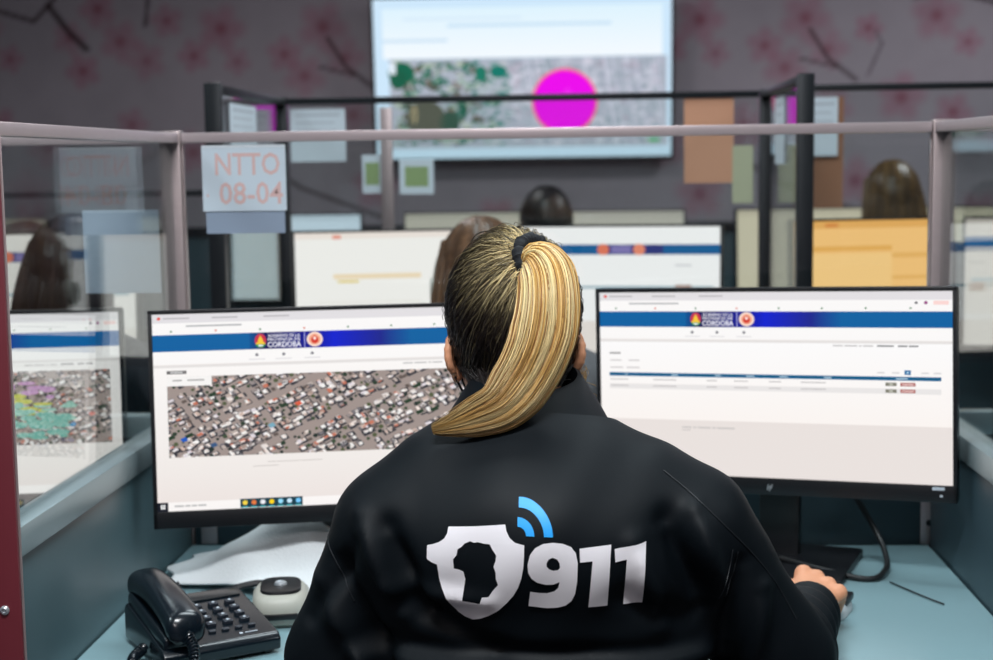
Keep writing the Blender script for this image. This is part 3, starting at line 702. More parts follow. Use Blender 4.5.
def cloth():
    nx, ny = 90, 60; vs = []; fs = []
    hump = lambda x, y: .072*math.exp(-((x-.075)/.085)**2-((y-.06)/.09)**2)+.03*math.exp(-((x-.0)/.10)**2-((y-.02)/.07)**2)
    r = random.Random(4); wv = [(r.uniform(20, 60), r.uniform(20, 60), r.random()*6, r.uniform(.0008, .003)) for _ in range(7)]
    for j in range(ny+1):
        for i in range(nx+1):
            u, v = i/nx, j/ny; x = -.135+.30*u+.012*sin(v*9); y = -.085+.20*v+.01*sin(u*7)-.035*u*(1-v)+.03*(1-u)*(1-v)
            z = .003+hump(x, y)
            for a, b, p, q in wv: z += q*(sin(a*x+b*y+p)+1)*.9*min(1, 30*hump(x, y)+.25)
            vs.append((x, y, z))
    top = len(vs); vs += [(x, y, max(0.0005, z-.003)) for x, y, z in vs]
    I = lambda i, j: j*(nx+1)+i
    for j in range(ny):
        for i in range(nx):
            fs.append((I(i, j), I(i+1, j), I(i+1, j+1), I(i, j+1))); fs.append((top+I(i, j+1), top+I(i+1, j+1), top+I(i+1, j), top+I(i, j)))
    for i in range(nx): fs += [(I(i+1, 0), I(i, 0), top+I(i, 0), top+I(i+1, 0)), (I(i, ny), I(i+1, ny), top+I(i+1, ny), top+I(i, ny))]
    for j in range(ny): fs += [(I(0, j), I(0, j+1), top+I(0, j+1), top+I(0, j)), (I(nx, j+1), I(nx, j), top+I(nx, j), top+I(nx, j+1))]
    me = bpy.data.meshes.new('white_cloth'); me.from_pydata(vs, [], fs); me.materials.append(M['cloth'])
    for p in me.polygons: p.use_smooth = True
    o = link('cleaning_cloth', me); o.location = (-.485, 2.175, .7405)
    tag(o, 'crumpled white cloth lying under the left monitor', 'cloth')
cloth()
# monitor cables
tag(MB().tube(smooth_path([(.400, 2.300, .86), (.428, 2.315, .83), (.452, 2.31, .79), (.462, 2.27, .762), (.450, 2.20, .750), (.41, 2.17, .7445), (.30, 2.24, .757)]), .0045, n=8).build('monitor_cable', 'cable'), 'black cable looping down behind the right monitor', 'cable')
tag(MB().tube(smooth_path([(.449, 2.16, .7425), (.475, 2.10, .7425), (.50, 2.05, .7425)]), .0012, n=6).build('thin_wire', 'cable'), 'thin dark wire lying on the desk near the right monitor', 'cable')
tag(MB().tube(smooth_path([(-.370, 2.32, .86), (-.37, 2.31, .82), (-.36, 2.27, .78), (-.33, 2.26, .7445), (-.28, 2.26, .7445)]), .005, n=8).build('grey_cable', 'greycable'), 'grey cable hanging down from the left monitor', 'cable')
def mouse():
    t = thing('computer_mouse', 'pale computer mouse under the right hand', 'mouse', (.334, 2.022, .74), radians(-22))
    rings = []
    for i in range(15):
        s = i/14; y = -.05+.10*s; w_ = .031*sqrt(max(.0, 1-(2*s-1)**4))+.001; hh = .029*sqrt(max(0, 1-(1.15*s-.5)**2*1.6))*(1 if 0 < i < 14 else .3)
        rings.append([(w_*cos(a), y, max(.001, hh*max(0, sin(a))**.8)) for a in [pi*j/14 for j in range(15)]])
    MB().loft(rings).build('shell', 'mouse', t)
    MB().cyl((-.003, .028, .0235), (.003, .028, .0235), .0075, n=18).build('scroll_wheel', 'black', t)
    MB().box((.026, .012, .018), (.010, .045, .010), bev=.003).build('side_grip', 'black', t)
mouse()

# ------------------------------------------------------------------ PEOPLE
def vadd(a, b): return (a[0]+b[0], a[1]+b[1], a[2]+b[2])
class SDF:
    def __init__(s): s.p = []
    def cap(s, a, b, ra, rb=None, k=.03): s.p.append(('c', np.array(a, float), np.array(b, float), ra, ra if rb is None else rb, k)); return s
    def ell(s, c, r, e=(0, 0, 0), k=.03): s.p.append(('e', np.array(c, float), np.array(r, float), np.array(Euler(e).to_matrix()), 0, k)); return s
    def grow(s, g):
        o = SDF()
        for t, a, b, c, d, k in s.p: o.p.append((t, a, b, c+g, d+g, k) if t == 'c' else (t, a, b+g, c, d, k))
        return o
    def add(s, o): s.p += o.p; return s
    def __call__(s, P):
        D = None
        for t, a, b, c, d, k in s.p:
            if t == 'c':
                ab = b-a; tt = np.clip(((P-a)@ab)/(ab@ab+1e-12), 0, 1); v = np.linalg.norm(P-a-tt[:, None]*ab, axis=1)-(c+(d-c)*tt)
            else:
                q = (P-a)@c; k0 = np.linalg.norm(q/b, axis=1); k1 = np.linalg.norm(q/(b*b), axis=1)+1e-9; v = k0*(k0-1)/k1
                v = np.where(k0 < 1e-4, -b.min(), v)
            if D is None: D = v
            else:
                h = np.maximum(k-np.abs(D-v), 0)/k; D = np.minimum(D, v)-h*h*k*.25
        return D
    def grad(s, P, e=5e-4):
        d0 = s(P); g = np.stack([(s(P+np.eye(3)[i]*e)-d0)/e for i in range(3)], -1)
        return d0, g/(np.linalg.norm(g, axis=1, keepdims=True)+1e-9)
    def mesh(s, voxel, smooth=2, iters=6):
        bm = bmesh.new()
        for t, a, b, c, d, k in s.p:
            if t == 'c':
                L = np.linalg.norm(b-a); n = max(2, int(L/(min(c, d)*.35))+1); n = min(n, 40)
                for i in range(n+1):
                    q = a+(b-a)*i/n; bmesh.ops.create_icosphere(bm, subdivisions=2, radius=float(c+(d-c)*i/n)*1.02, matrix=Matrix.Translation(Vector(q)))
            else:
                Mx = Matrix.Translation(Vector(a)) @ Matrix(c.tolist()).to_4x4() @ Matrix.Diagonal((*[float(x) for x in b], 1))
                bmesh.ops.create_icosphere(bm, subdivisions=3, radius=1, matrix=Mx)
        me = bpy.data.meshes.new('t'); bm.to_mesh(me); bm.free(); ob = bpy.data.objects.new('t', me); COL.objects.link(ob)
        md = ob.modifiers.new('r', 'REMESH'); md.mode = 'VOXEL'; md.voxel_size = voxel; md.use_smooth_shade = True
        out = bpy.data.meshes.new_from_object(ob.evaluated_get(bpy.context.evaluated_depsgraph_get()))
        bpy.data.objects.remove(ob); bpy.data.meshes.remove(me)
        n = len(out.vertices); P = np.empty(n*3); out.vertices.foreach_get('co', P); P = P.reshape(-1, 3)
        E = np.empty(len(out.edges)*2, int); out.edges.foreach_get('vertices', E); E = E.reshape(-1, 2)
        for it in range(iters):
            d, g = s.grad(P); P = P-g*np.clip(d, -.02, .02)[:, None]
            if it < iters-1:
                for _ in range(smooth):
                    A = np.zeros_like(P); cnt = np.zeros(n)
                    np.add.at(A, E[:, 0], P[E[:, 1]]); np.add.at(A, E[:, 1], P[E[:, 0]]); np.add.at(cnt, E[:, 0], 1); np.add.at(cnt, E[:, 1], 1)
                    P = P*.5+.5*A/np.maximum(cnt, 1)[:, None]
        out.vertices.foreach_set('co', P.ravel()); out.update()
        return out, P, E
def finish(me, name, m, parent, label=None):
    me.name = name; me.materials.clear(); me.materials.append(M[m] if isinstance(m, str) else m)
    for p in me.polygons: p.use_smooth = True
    return link(name, me, parent, label)

HC = Vector((-.080, 1.790, 1.165)); HT = -.16           # head centre, forward tilt
HR = Euler((HT, 0, radians(7))).to_matrix()
def hp(x, y, z): return tuple(HC + HR @ Vector((x, y, z)))

def head_sdf():
    s = SDF()
    s.ell(hp(0, -.008, .012), (.0705, .092, .092), (HT, 0, 0), .02)
    s.ell(hp(0, .030, -.045), (.060, .062, .068), (HT, 0, 0), .03)
    s.ell(hp(0, .055, -.092), (.036, .034, .028), (HT, 0, 0), .03)      # chin
    for sx in (-1, 1):
        s.ell(hp(sx*.038, .060, -.030), (.026, .022, .024), (HT, 0, 0), .02)  # cheek
        s.ell(hp(sx*.030, .080, .012), (.024, .012, .010), (HT, 0, 0), .012)  # brow
    s.cap(hp(0, .088, -.002), hp(0, .108, -.034), .007, .011, .010)        # nose
    s.ell(hp(0, .088, -.066), (.024, .010, .006), (HT, 0, 0), .008); s.ell(hp(0, .085, -.076), (.022, .010, .007), (HT, 0, 0), .006)
    return s
def ears_sdf():
    s = SDF()
    for sx in (-1, 1):
        pts = []
        for i in range(12):
            a = radians(-60+i*24); rr = .019 if i < 8 else .013
            pts.append(hp(sx*(.067+.013*max(0, cos(a))), -.006-.017*cos(a)*1.0, -.034+.026*sin(a)))
        for a, b in zip(pts[:-1], pts[1:]): s.cap(a, b, .0042, .0042, .004)
        s.ell(hp(sx*.070, -.004, -.034), (.0045, .013, .022), (HT, 0, sx*.35), .006)
        s.ell(hp(sx*.069, .002, -.060), (.006, .008, .009), (HT, 0, 0), .006)
    return s
def hand_sdf(wrist, fwd, side, up, mirror=1):
    """palm and five curled fingers resting over a mouse"""
    s = SDF(); w_ = Vector(wrist); f, sd, u = [Vector(v).normalized() for v in (fwd, side, up)]
    P = lambda a, b, c: tuple(w_+f*a+sd*b*mirror+u*c)
    s.cap(P(-.03, 0, 0), P(.01, 0, 0), .021, .020, .02)
    for b, e in ((-.024, .062), (-.008, .066), (.009, .062), (.024, .054)):
        s.cap(P(.008, b*.55, .0), P(e-.008, b, .005), .0135, .0115, .012)
    for b, e, L in ((-.026, .062, (.036, .023, .019)), (-.0075, .067, (.040, .026, .020)), (.011, .062, (.036, .024, .019)), (.028, .054, (.028, .018, .016))):
        p = P(e-.004, b, .011); ang = -.30; q = Vector(p)
        s.cap(p, p, .0118, .0118, .004)
        for i, l in enumerate(L):
            d = f*cos(ang)+u*sin(ang)+sd*mirror*b*1.5; n_ = q+d.normalized()*l
            s.cap(tuple(q), tuple(n_), .0088-.0008*i, .0082-.0009*i, .0035); q = n_; ang -= .45
    p0 = Vector(P(.012, -.020, -.004)); p1 = Vector(P(.040, -.044, -.010)); p2 = Vector(P(.068, -.047, -.016)); p3 = Vector(P(.086, -.040, -.020))
    s.cap(tuple(p0), tuple(p1), .0125, .0100, .010); s.cap(tuple(p1), tuple(p2), .0100, .0088, .005); s.cap(tuple(p2), tuple(p3), .0088, .0075, .004)
    return s

SH_L, SH_R = (-.212, 1.625, .950), (.124, 1.625, .950)
EL_L, EL_R = (-.278, 1.655, .800), (.222, 1.665, .800)
WR_L, WR_R = (-.190, 1.900, .789), (.285, 1.848, .792)
def torso_sdf():
    s = SDF()
    s.ell((-.050, 1.620, .62), (.170, .098, .20), k=.06)
    s.ell((-.046, 1.625, .85), (.188, .100, .22), k=.06)
    s.cap((-.180, 1.622, .956), (.108, 1.622, .955), .061, .062, .06)
    s.cap((-.160, 1.640, 1.012), (-.085, 1.680, 1.055), .052, .050, .05)
    s.cap((.065, 1.640, .998), (-.040, 1.690, 1.050), .050, .050, .05)
    s.ell((-.050, 1.585, .955), (.14, .078, .075), k=.05)
    return s
def arms_sdf(g=0.0, k=.035):
    s = SDF()
    s.cap(SH_L, EL_L, .069+g, .055+g, k); s.cap(EL_L, WR_L, .052+g, .036+g, k)
    s.cap(SH_R, EL_R, .066+g, .056+g, k); s.cap(EL_R, WR_R, .054+g, .038+g, k)
    return s
def legs_sdf(g=0.0):
    s = SDF()
    s.ell((-.050, 1.590, .53), (.175+g, .13+g, .095+g), k=.06)
    for x, kx in ((-.135, -.17), (.035, .07)):
        s.cap((x, 1.60, .525), (kx, 1.98, .515), .085+g, .062+g, .04); s.cap((kx, 1.98, .515), (kx, 2.02, .12), .058+g, .042+g, .04)
    return s

def body_mesh():
    s = torso_sdf().grow(-.036)
    s.add(arms_sdf(-.026)); s.add(legs_sdf(-.010))
    for kx in (-.17, .07): s.cap((kx, 2.02, .14), (kx, 2.02, .07), .035, .032, .02).cap((kx, 2.0, .045), (kx, 2.11, .035), .033, .028, .02)
    s.cap((-.062, 1.690, 1.02), (-.078, 1.765, 1.10), .056, .052, .04)
    h = head_sdf(); s.add(h); s.add(ears_sdf())
    s.cap(tuple(Vector(EL_R).lerp(Vector(WR_R), .6)), tuple(Vector(WR_R)+Vector((.004, .02, .0))), .026, .021, .02)
    s.add(hand_sdf((.292, 1.890, .792), (.34, 1, .03), (1, -.70, -.36), (.30, .0, 1)))
    s.cap(tuple(Vector(EL_L).lerp(Vector(WR_L), .6)), tuple(Vector(WR_L)+Vector((.01, .02, -.006))), .026, .021, .02)
    s.add(hand_sdf((-.180, 1.92, .790), (.35, 1, .02), (1, -.35, 0), (0, .05, 1), mirror=-1))
    me, P, E = s.mesh(.0045, 1, 5); return me
HEAD = head_sdf()
def head_radius(d):
    """distance from the head centre to the skin in local direction d (array n x 3, head space)"""
    Rn = np.array(HR); c = np.array(HC); D = d@Rn.T; t = np.full(len(d), .07)
    for _ in range(14): t = t-HEAD(c+D*t[:, None])*.9
    return t

def norm(a): return a/(np.linalg.norm(a, axis=-1, keepdims=True)+1e-12)
def in_hair(d):
    """hairline in head space: True where hair grows"""
    x, y, z = d[..., 0], d[..., 1], d[..., 2]
    front = y-.55*np.maximum(0, z)                          # forehead
    return (z > -.05+1.05*y+.0*x) & (y < .62) & (z > -.86+.0*y) | ((y < -.12) & (z > -.80))

def hair_cap(off, colfn, parent, nseg=120, name='hair', rough=.002, seed=1, inside=in_hair):
    nr = nseg//2; vs = []; idx = {}; fs = []; cols = []
    th = np.linspace(0, pi, nr+1); ph = np.linspace(0, 2*pi, nseg, endpoint=False)
    T, Ph = np.meshgrid(th, ph, indexing='ij'); d = np.stack([np.sin(T)*np.sin(Ph), np.sin(T)*np.cos(Ph), np.cos(T)], -1).reshape(-1, 3)
    r = head_radius(d); m = inside(d)
    # lower edge of the nape follows the neck: limit radius there
    edge = np.clip((d[:, 2]+.80)/.12, 0, 1)
    rs = np.random.RandomState(seed); streak = np.sin(np.arctan2(d[:, 0], -d[:, 1])*38+rs.rand()*6)*.0012
    R_ = r+off*(.35+.65*edge)+streak+rs.rand(len(r))*rough
    Rn = np.array(HR); P = np.array(HC)+(d@Rn.T)*R_[:, None]; I = (d@Rn.T)*0+np.array(HC)+(d@Rn.T)*(r-.004)[:, None]
    n = len(P); vs = P.tolist()+I.tolist(); q = np.arange(n).reshape(nr+1, nseg); faces = []; mm = m.reshape(nr+1, nseg)
    for i in range(nr):
        for j in range(nseg):
            k = (j+1) % nseg
            if mm[i, j] and mm[i+1, j] and mm[i, k] and mm[i+1, k]: faces.append((q[i, j], q[i+1, j], q[i+1, k], q[i, k]))
    ec = {}
    for f in faces:
        for a, b in zip(f, f[1:]+f[:1]): ec[(a, b)] = 1
    bd = [(a, b) for (a, b) in ec if (b, a) not in ec]
    fs = [list(map(int, f)) for f in faces]+[[int(b)+0, int(a), int(a)+n, int(b)+n] for a, b in bd]+[[int(x)+n for x in f[::-1]] for f in faces]
    me = bpy.data.meshes.new(name); me.from_pydata(vs, [], fs)
    cc = np.ones((2*n, 4)); cc[:n, :3] = colfn(d, rs); cc[n:, :3] = cc[:n, :3]
    a = me.color_attributes.new('col', 'FLOAT_COLOR', 'POINT'); a.data.foreach_set('color', cc.astype(np.float32).ravel())
    me.materials.append(M['hair'])
    for p in me.polygons: p.use_smooth = True
    bm = bmesh.new(); bm.from_mesh(me); bmesh.ops.delete(bm, geom=[v for v in bm.verts if not v.link_faces], context='VERTS'); bm.to_mesh(me); bm.free()
    return link(name, me, parent)

def strands(paths, radii, cols, name, parent):
    """paths: S x K x 3; three-sided tapering strands"""
    S, K, _ = paths.shape; d = norm(np.gradient(paths, axis=1)); ref = np.array([.31, .87, .38]); u = norm(np.cross(d, ref)); w_ = np.cross(d, u)
    ang = np.array([0, 2*pi/3, 4*pi/3]); prof = radii[:, :, None, None]*(u[:, :, None, :]*np.cos(ang)[None, None, :, None]+w_[:, :, None, :]*np.sin(ang)[None, None, :, None])
    V = (paths[:, :, None, :]+prof).reshape(-1, 3); q = np.arange(S*K*3).reshape(S, K, 3); F_ = []
    for j in range(3):
        k = (j+1) % 3; F_.append(np.stack([q[:, :-1, j], q[:, :-1, k], q[:, 1:, k], q[:, 1:, j]], -1).reshape(-1, 4))
    F_ = np.concatenate(F_); me = bpy.data.meshes.new(name); me.from_pydata(V.tolist(), [], F_.tolist())
    c4 = np.ones((S, K, 3, 4)); c4[..., :3] = cols[:, :, None, :]
    a = me.color_attributes.new('col', 'FLOAT_COLOR', 'POINT'); a.data.foreach_set('color', c4.astype(np.float32).ravel())
    me.materials.append(M['hair'])
    me.polygons.foreach_set('use_smooth', [True]*len(me.polygons))
    return link(name, me, parent)

def C3(*c): return np.array(lin(c)[:3])
DARK, MID, BLOND, GOLD, BRONZE = C3(34, 28, 27), C3(92, 72, 54), C3(246, 222, 164), C3(216, 170, 98), C3(150, 100, 54)

def wrinkle(P, N):
    """cloth folds of the softshell jacket"""
    A = np.zeros(len(P)); x, y, z = P.T
    def ridge(p0, p1, w0, amp, ymax=None, ymin=None):
        a, b = np.array(p0), np.array(p1); q = np.stack([x, z], -1); ab = b-a; t = np.clip(((q-a)@ab)/(ab@ab), 0, 1)
        d = np.linalg.norm(q-a-t[:, None]*ab, axis=1); m = np.exp(-(d/(w0*.86))**2)*np.sin(np.clip(t, .08, .92)*pi)**.5
        if ymax: m = m*(y < ymax)
        A[:] = A+2.1*amp*m
    yb = 1.64
    # left shoulder blade
    ridge((-.235, .985), (-.190, .880), .014, .007, yb); ridge((-.205, .975), (-.165, .885), .014, -.009, yb)
    ridge((-.265, .930), (-.200, .800), .013, -.008, yb); ridge((-.285, .90), (-.225, .78), .014, .007, yb)
    ridge((-.190, .895), (-.090, .850), .014, -.006, yb); ridge((-.205, .915), (-.10, .905), .012, .004, yb)
    ridge((-.24, .955), (-.30, .86), .012, -.006, yb)
    # right shoulder blade
    ridge((.090, .985), (.130, .880), .014, -.010, yb); ridge((.118, .990), (.150, .90), .012, .007, yb)
    ridge((.055, .965), (.085, .87), .014, .006, yb); ridge((.135, .86), (.045, .905), .016, -.005, yb)
    ridge((.170, .930), (.150, .830), .012, -.007, yb); ridge((.195, .90), (.185, .80), .012, .006, yb)
    # across the lower back
    ridge((-.26, .845), (.12, .842), .014, -.005, yb); ridge((-.24, .825), (.14, .828), .013, .007, yb)
    ridge((-.20, .79), (.16, .80), .014, -.006, yb); ridge((-.20, .76), (.10, .765), .015, .006, yb)
    # soft broad undulation on the yoke
    A += .0022*np.sin(x*34+z*22)*np.exp(-((z-.98)/.07)**2)+.0010*np.sin(x*70-z*48+1)
    # sleeve folds
    R = np.array(WR_R)-np.array(EL_R); R = R/np.linalg.norm(R); t = (P-np.array(EL_R))@R; near = np.exp(-((np.linalg.norm(P-np.array(EL_R)-np.clip(t, -.05, .3)[:, None]*R, axis=1)-.045)/.03)**2)
    A += .003*np.sin(t*150+x*60)*near*((t > .02) & (z < .86))
    return A

def jacket_mesh():
    s = torso_sdf().add(arms_sdf()); me, P, E = s.mesh(.0050, 2, 6)
    d, g = s.grad(P); P = P+g*wrinkle(P, g)[:, None]; me.vertices.foreach_set('co', P.ravel()); me.update()
    bm = bmesh.new(); bm.from_mesh(me)
    # open the garment at neck, cuffs and hem
    nk = Vector((-.064, 1.700, 1.055)); nn = Vector((0, .42, 1)).normalized()
    def cut(co, no, test):
        f = [x for x in bm.faces if test(x.calc_center_median())]; ge = list({e for x in f for e in x.edges}); gv = list({v for x in f for v in x.verts})
        bmesh.ops.bisect_plane(bm, geom=f+ge+gv, plane_co=co, plane_no=no, dist=1e-5)
        bmesh.ops.delete(bm, geom=[x for x in bm.faces if (x.calc_center_median()-Vector(co)).dot(Vector(no)) > 0 and test(x.calc_center_median())], context='FACES')
    cut(nk, nn, lambda c: (c-nk).length < .12 and c.z > 1.0)
    for W_, E_ in ((WR_L, EL_L), (WR_R, EL_R)):
        n_ = (Vector(W_)-Vector(E_)).normalized(); cut(Vector(W_)+n_*.004, n_, lambda c, W_=W_: (c-Vector(W_)).length < .09)
    cut(Vector((0, 0, .50)), Vector((0, 0, -1)), lambda c: c.z < .56)
    bmesh.ops.delete(bm, geom=[v for v in bm.verts if not v.link_faces], context='VERTS')
    bm.to_mesh(me); bm.free(); return me

def collar(parent):
    """fold-over collar lofted round the neck"""
    n = 64; m = MB()
    def ring(rx, ry, z, cy=0.0, lift=.0):
        out = []
        for j in range(n+1):
            a = radians(-90)+(-1+2*j/n)*radians(158)          # opens at the front
            x = rx*cos(a); y = ry*sin(a)
            out.append(Vector((-.062+x, 1.700+cy+y+.6*(z-1.055), z+lift*(-sin(a))+.18*y)))
        return out
    prof = [(.060, .066, 1.045, .010), (.057, .062, 1.080, .006), (.0565, .061, 1.104, .004), (.059, .063, 1.112, .001), (.064, .068, 1.110, -.004), (.074, .078, 1.095, -.008), (.086, .089, 1.077, -.012), (.095, .096, 1.062, -.014),
            (.092, .093, 1.059, -.012), (.081, .084, 1.073, -.010), (.070, .073, 1.088, -.004), (.065, .069, 1.072, .002), (.066, .070, 1.040, .008)]
    m.loft([ring(a, b, c, d) for a, b, c, d in prof], caps=False, closed=False)
    m.build('collar', 'jacket', parent)

LOGO_W, LOGO_B = [], []
def build_logo(jme, parent):
    # artwork in units of the emblem drawing; X = x0 + sx*u + kx*v ; Z = z0 - sz*v + kz*u
    cs = []
    shield = [(148, 184), (260, 177), (368, 168), (372, 190), (385, 215), (405, 231), (440, 238), (439, 280), (436, 320), (428, 362), (415, 400), (395, 435), (370, 465), (338, 496), (300, 520), (268, 534), (235, 541), (205, 532), (180, 515), (155, 484), (135, 450), (120, 415), (110, 380), (103, 324), (80, 316), (62, 305), (64, 255), (88, 249), (112, 240), (132, 226), (143, 208)]
    prov = [(212, 240), (232, 231), (250, 236), (262, 233), (285, 238), (308, 240), (318, 258), (333, 280), (330, 302), (322, 322), (330, 345), (330, 368), (338, 392), (318, 415), (300, 440), (275, 443), (265, 469), (198, 458), (206, 410), (212, 375), (205, 345), (185, 338), (168, 335), (166, 300), (180, 284), (184, 262), (200, 252)]
    nine = [(460, 418), (452, 478), (520, 484), (560, 480), (592, 470), (616, 450), (630, 420), (638, 370), (641, 300), (634, 262), (616, 240), (585, 228), (548, 225), (512, 230), (482, 246), (462, 272), (452, 310), (454, 342), (466, 364), (488, 380), (520, 387), (548, 385), (572, 374), (566, 398), (552, 412), (525, 421), (495, 422)]
    hole9 = [(524, 300), (532, 286), (548, 280), (564, 286), (573, 302), (574, 318), (566, 327), (548, 330), (532, 324), (524, 314)]
    one_a = [(648, 246), (768, 233), (753, 473), (680, 476), (697, 292), (650, 297)]; one_b = [(781, 249), (902, 227), (888, 472), (814, 475), (827, 289), (783, 298)]
    def arc(cx, cy, r0, r1): return [(cx+r1*sin(a), cy-r1*cos(a)) for a in [radians(90*i/14) for i in range(15)]]+[(cx+r0*sin(a), cy-r0*cos(a)) for a in [radians(90*i/14) for i in range(14, -1, -1)]]
    groups = [('shield_emblem', 'print_w', [shield, prov], 'white shield print with a dark province outline'), ('number_print', 'print_w', [nine, hole9], 'white figure 9 on the jacket back'),
              ('number_print', 'print_w', [one_a], 'white figure 1 beside the 9'), ('number_print', 'print_w', [one_b], 'white figure 1 at the right end'),
              ('signal_arc', 'print_b', [arc(419, 206, 96, 130)], 'large blue arc'), ('signal_arc', 'print_b', [arc(415, 206, 32, 64)], 'small blue arc')]
    bm0 = bmesh.new(); bm0.from_mesh(jme); bvh = BVHTree.FromBMesh(bm0); bm0.free()
    for name, mt, loops, lab in groups:
        cu = bpy.data.curves.new('t', 'CURVE'); cu.dimensions = '2D'; cu.fill_mode = 'BOTH'
        for lp in loops:
            sp = cu.splines.new('POLY'); sp.points.add(len(lp)-1); sp.use_cyclic_u = True
            for p, (u, v) in zip(sp.points, lp): p.co = (*LG(u, v), 0, 1)
        ob = bpy.data.objects.new('t', cu); COL.objects.link(ob)
        me = bpy.data.meshes.new_from_object(ob.evaluated_get(bpy.context.evaluated_depsgraph_get())); bpy.data.objects.remove(ob)
        bm = bmesh.new(); bm.from_mesh(me)
        for ax in (0, 1):
            lo = min(v.co[ax] for v in bm.verts); hi = max(v.co[ax] for v in bm.verts); k = lo+.004
            while k < hi:
                no = [0, 0, 0]; no[ax] = 1; co = [0, 0, 0]; co[ax] = k
                bmesh.ops.bisect_plane(bm, geom=list(bm.verts)+list(bm.edges)+list(bm.faces), plane_co=co, plane_no=no, dist=1e-6); k += .004
        bmesh.ops.remove_doubles(bm, verts=bm.verts, dist=1e-6)
        for v in bm.verts:
            h, nn, _, _ = bvh.ray_cast(Vector((v.co.x, 1.2, v.co.y)), Vector((0, 1, 0)))
            if h is None: h = Vector((v.co.x, 1.5, v.co.y)); nn = Vector((0, -1, 0))
            v.co = h+Vector((0, -.0012, 0))
        for f in bm.faces: f.smooth = True
        bmesh.ops.recalc_face_normals(bm, faces=bm.faces)
        if sum(f.normal.y for f in bm.faces) > 0: bmesh.ops.reverse_faces(bm, faces=bm.faces)
        bm.to_mesh(me); bm.free(); me.materials.clear(); me.materials.append(M[mt]); link(name, me, parent, lab)
def LG(u, v):       # drawing units to plan position (x, z) on the back
    px, py = u/3.82, v/3.82
    return (-.1785+px*.001040+py*.0, 1.0340-py*.001075+px*.000012-max(0, px-120)*.00006)

def ear_ok(d):      # keep the hair off the ears and face
    return in_hair(d)

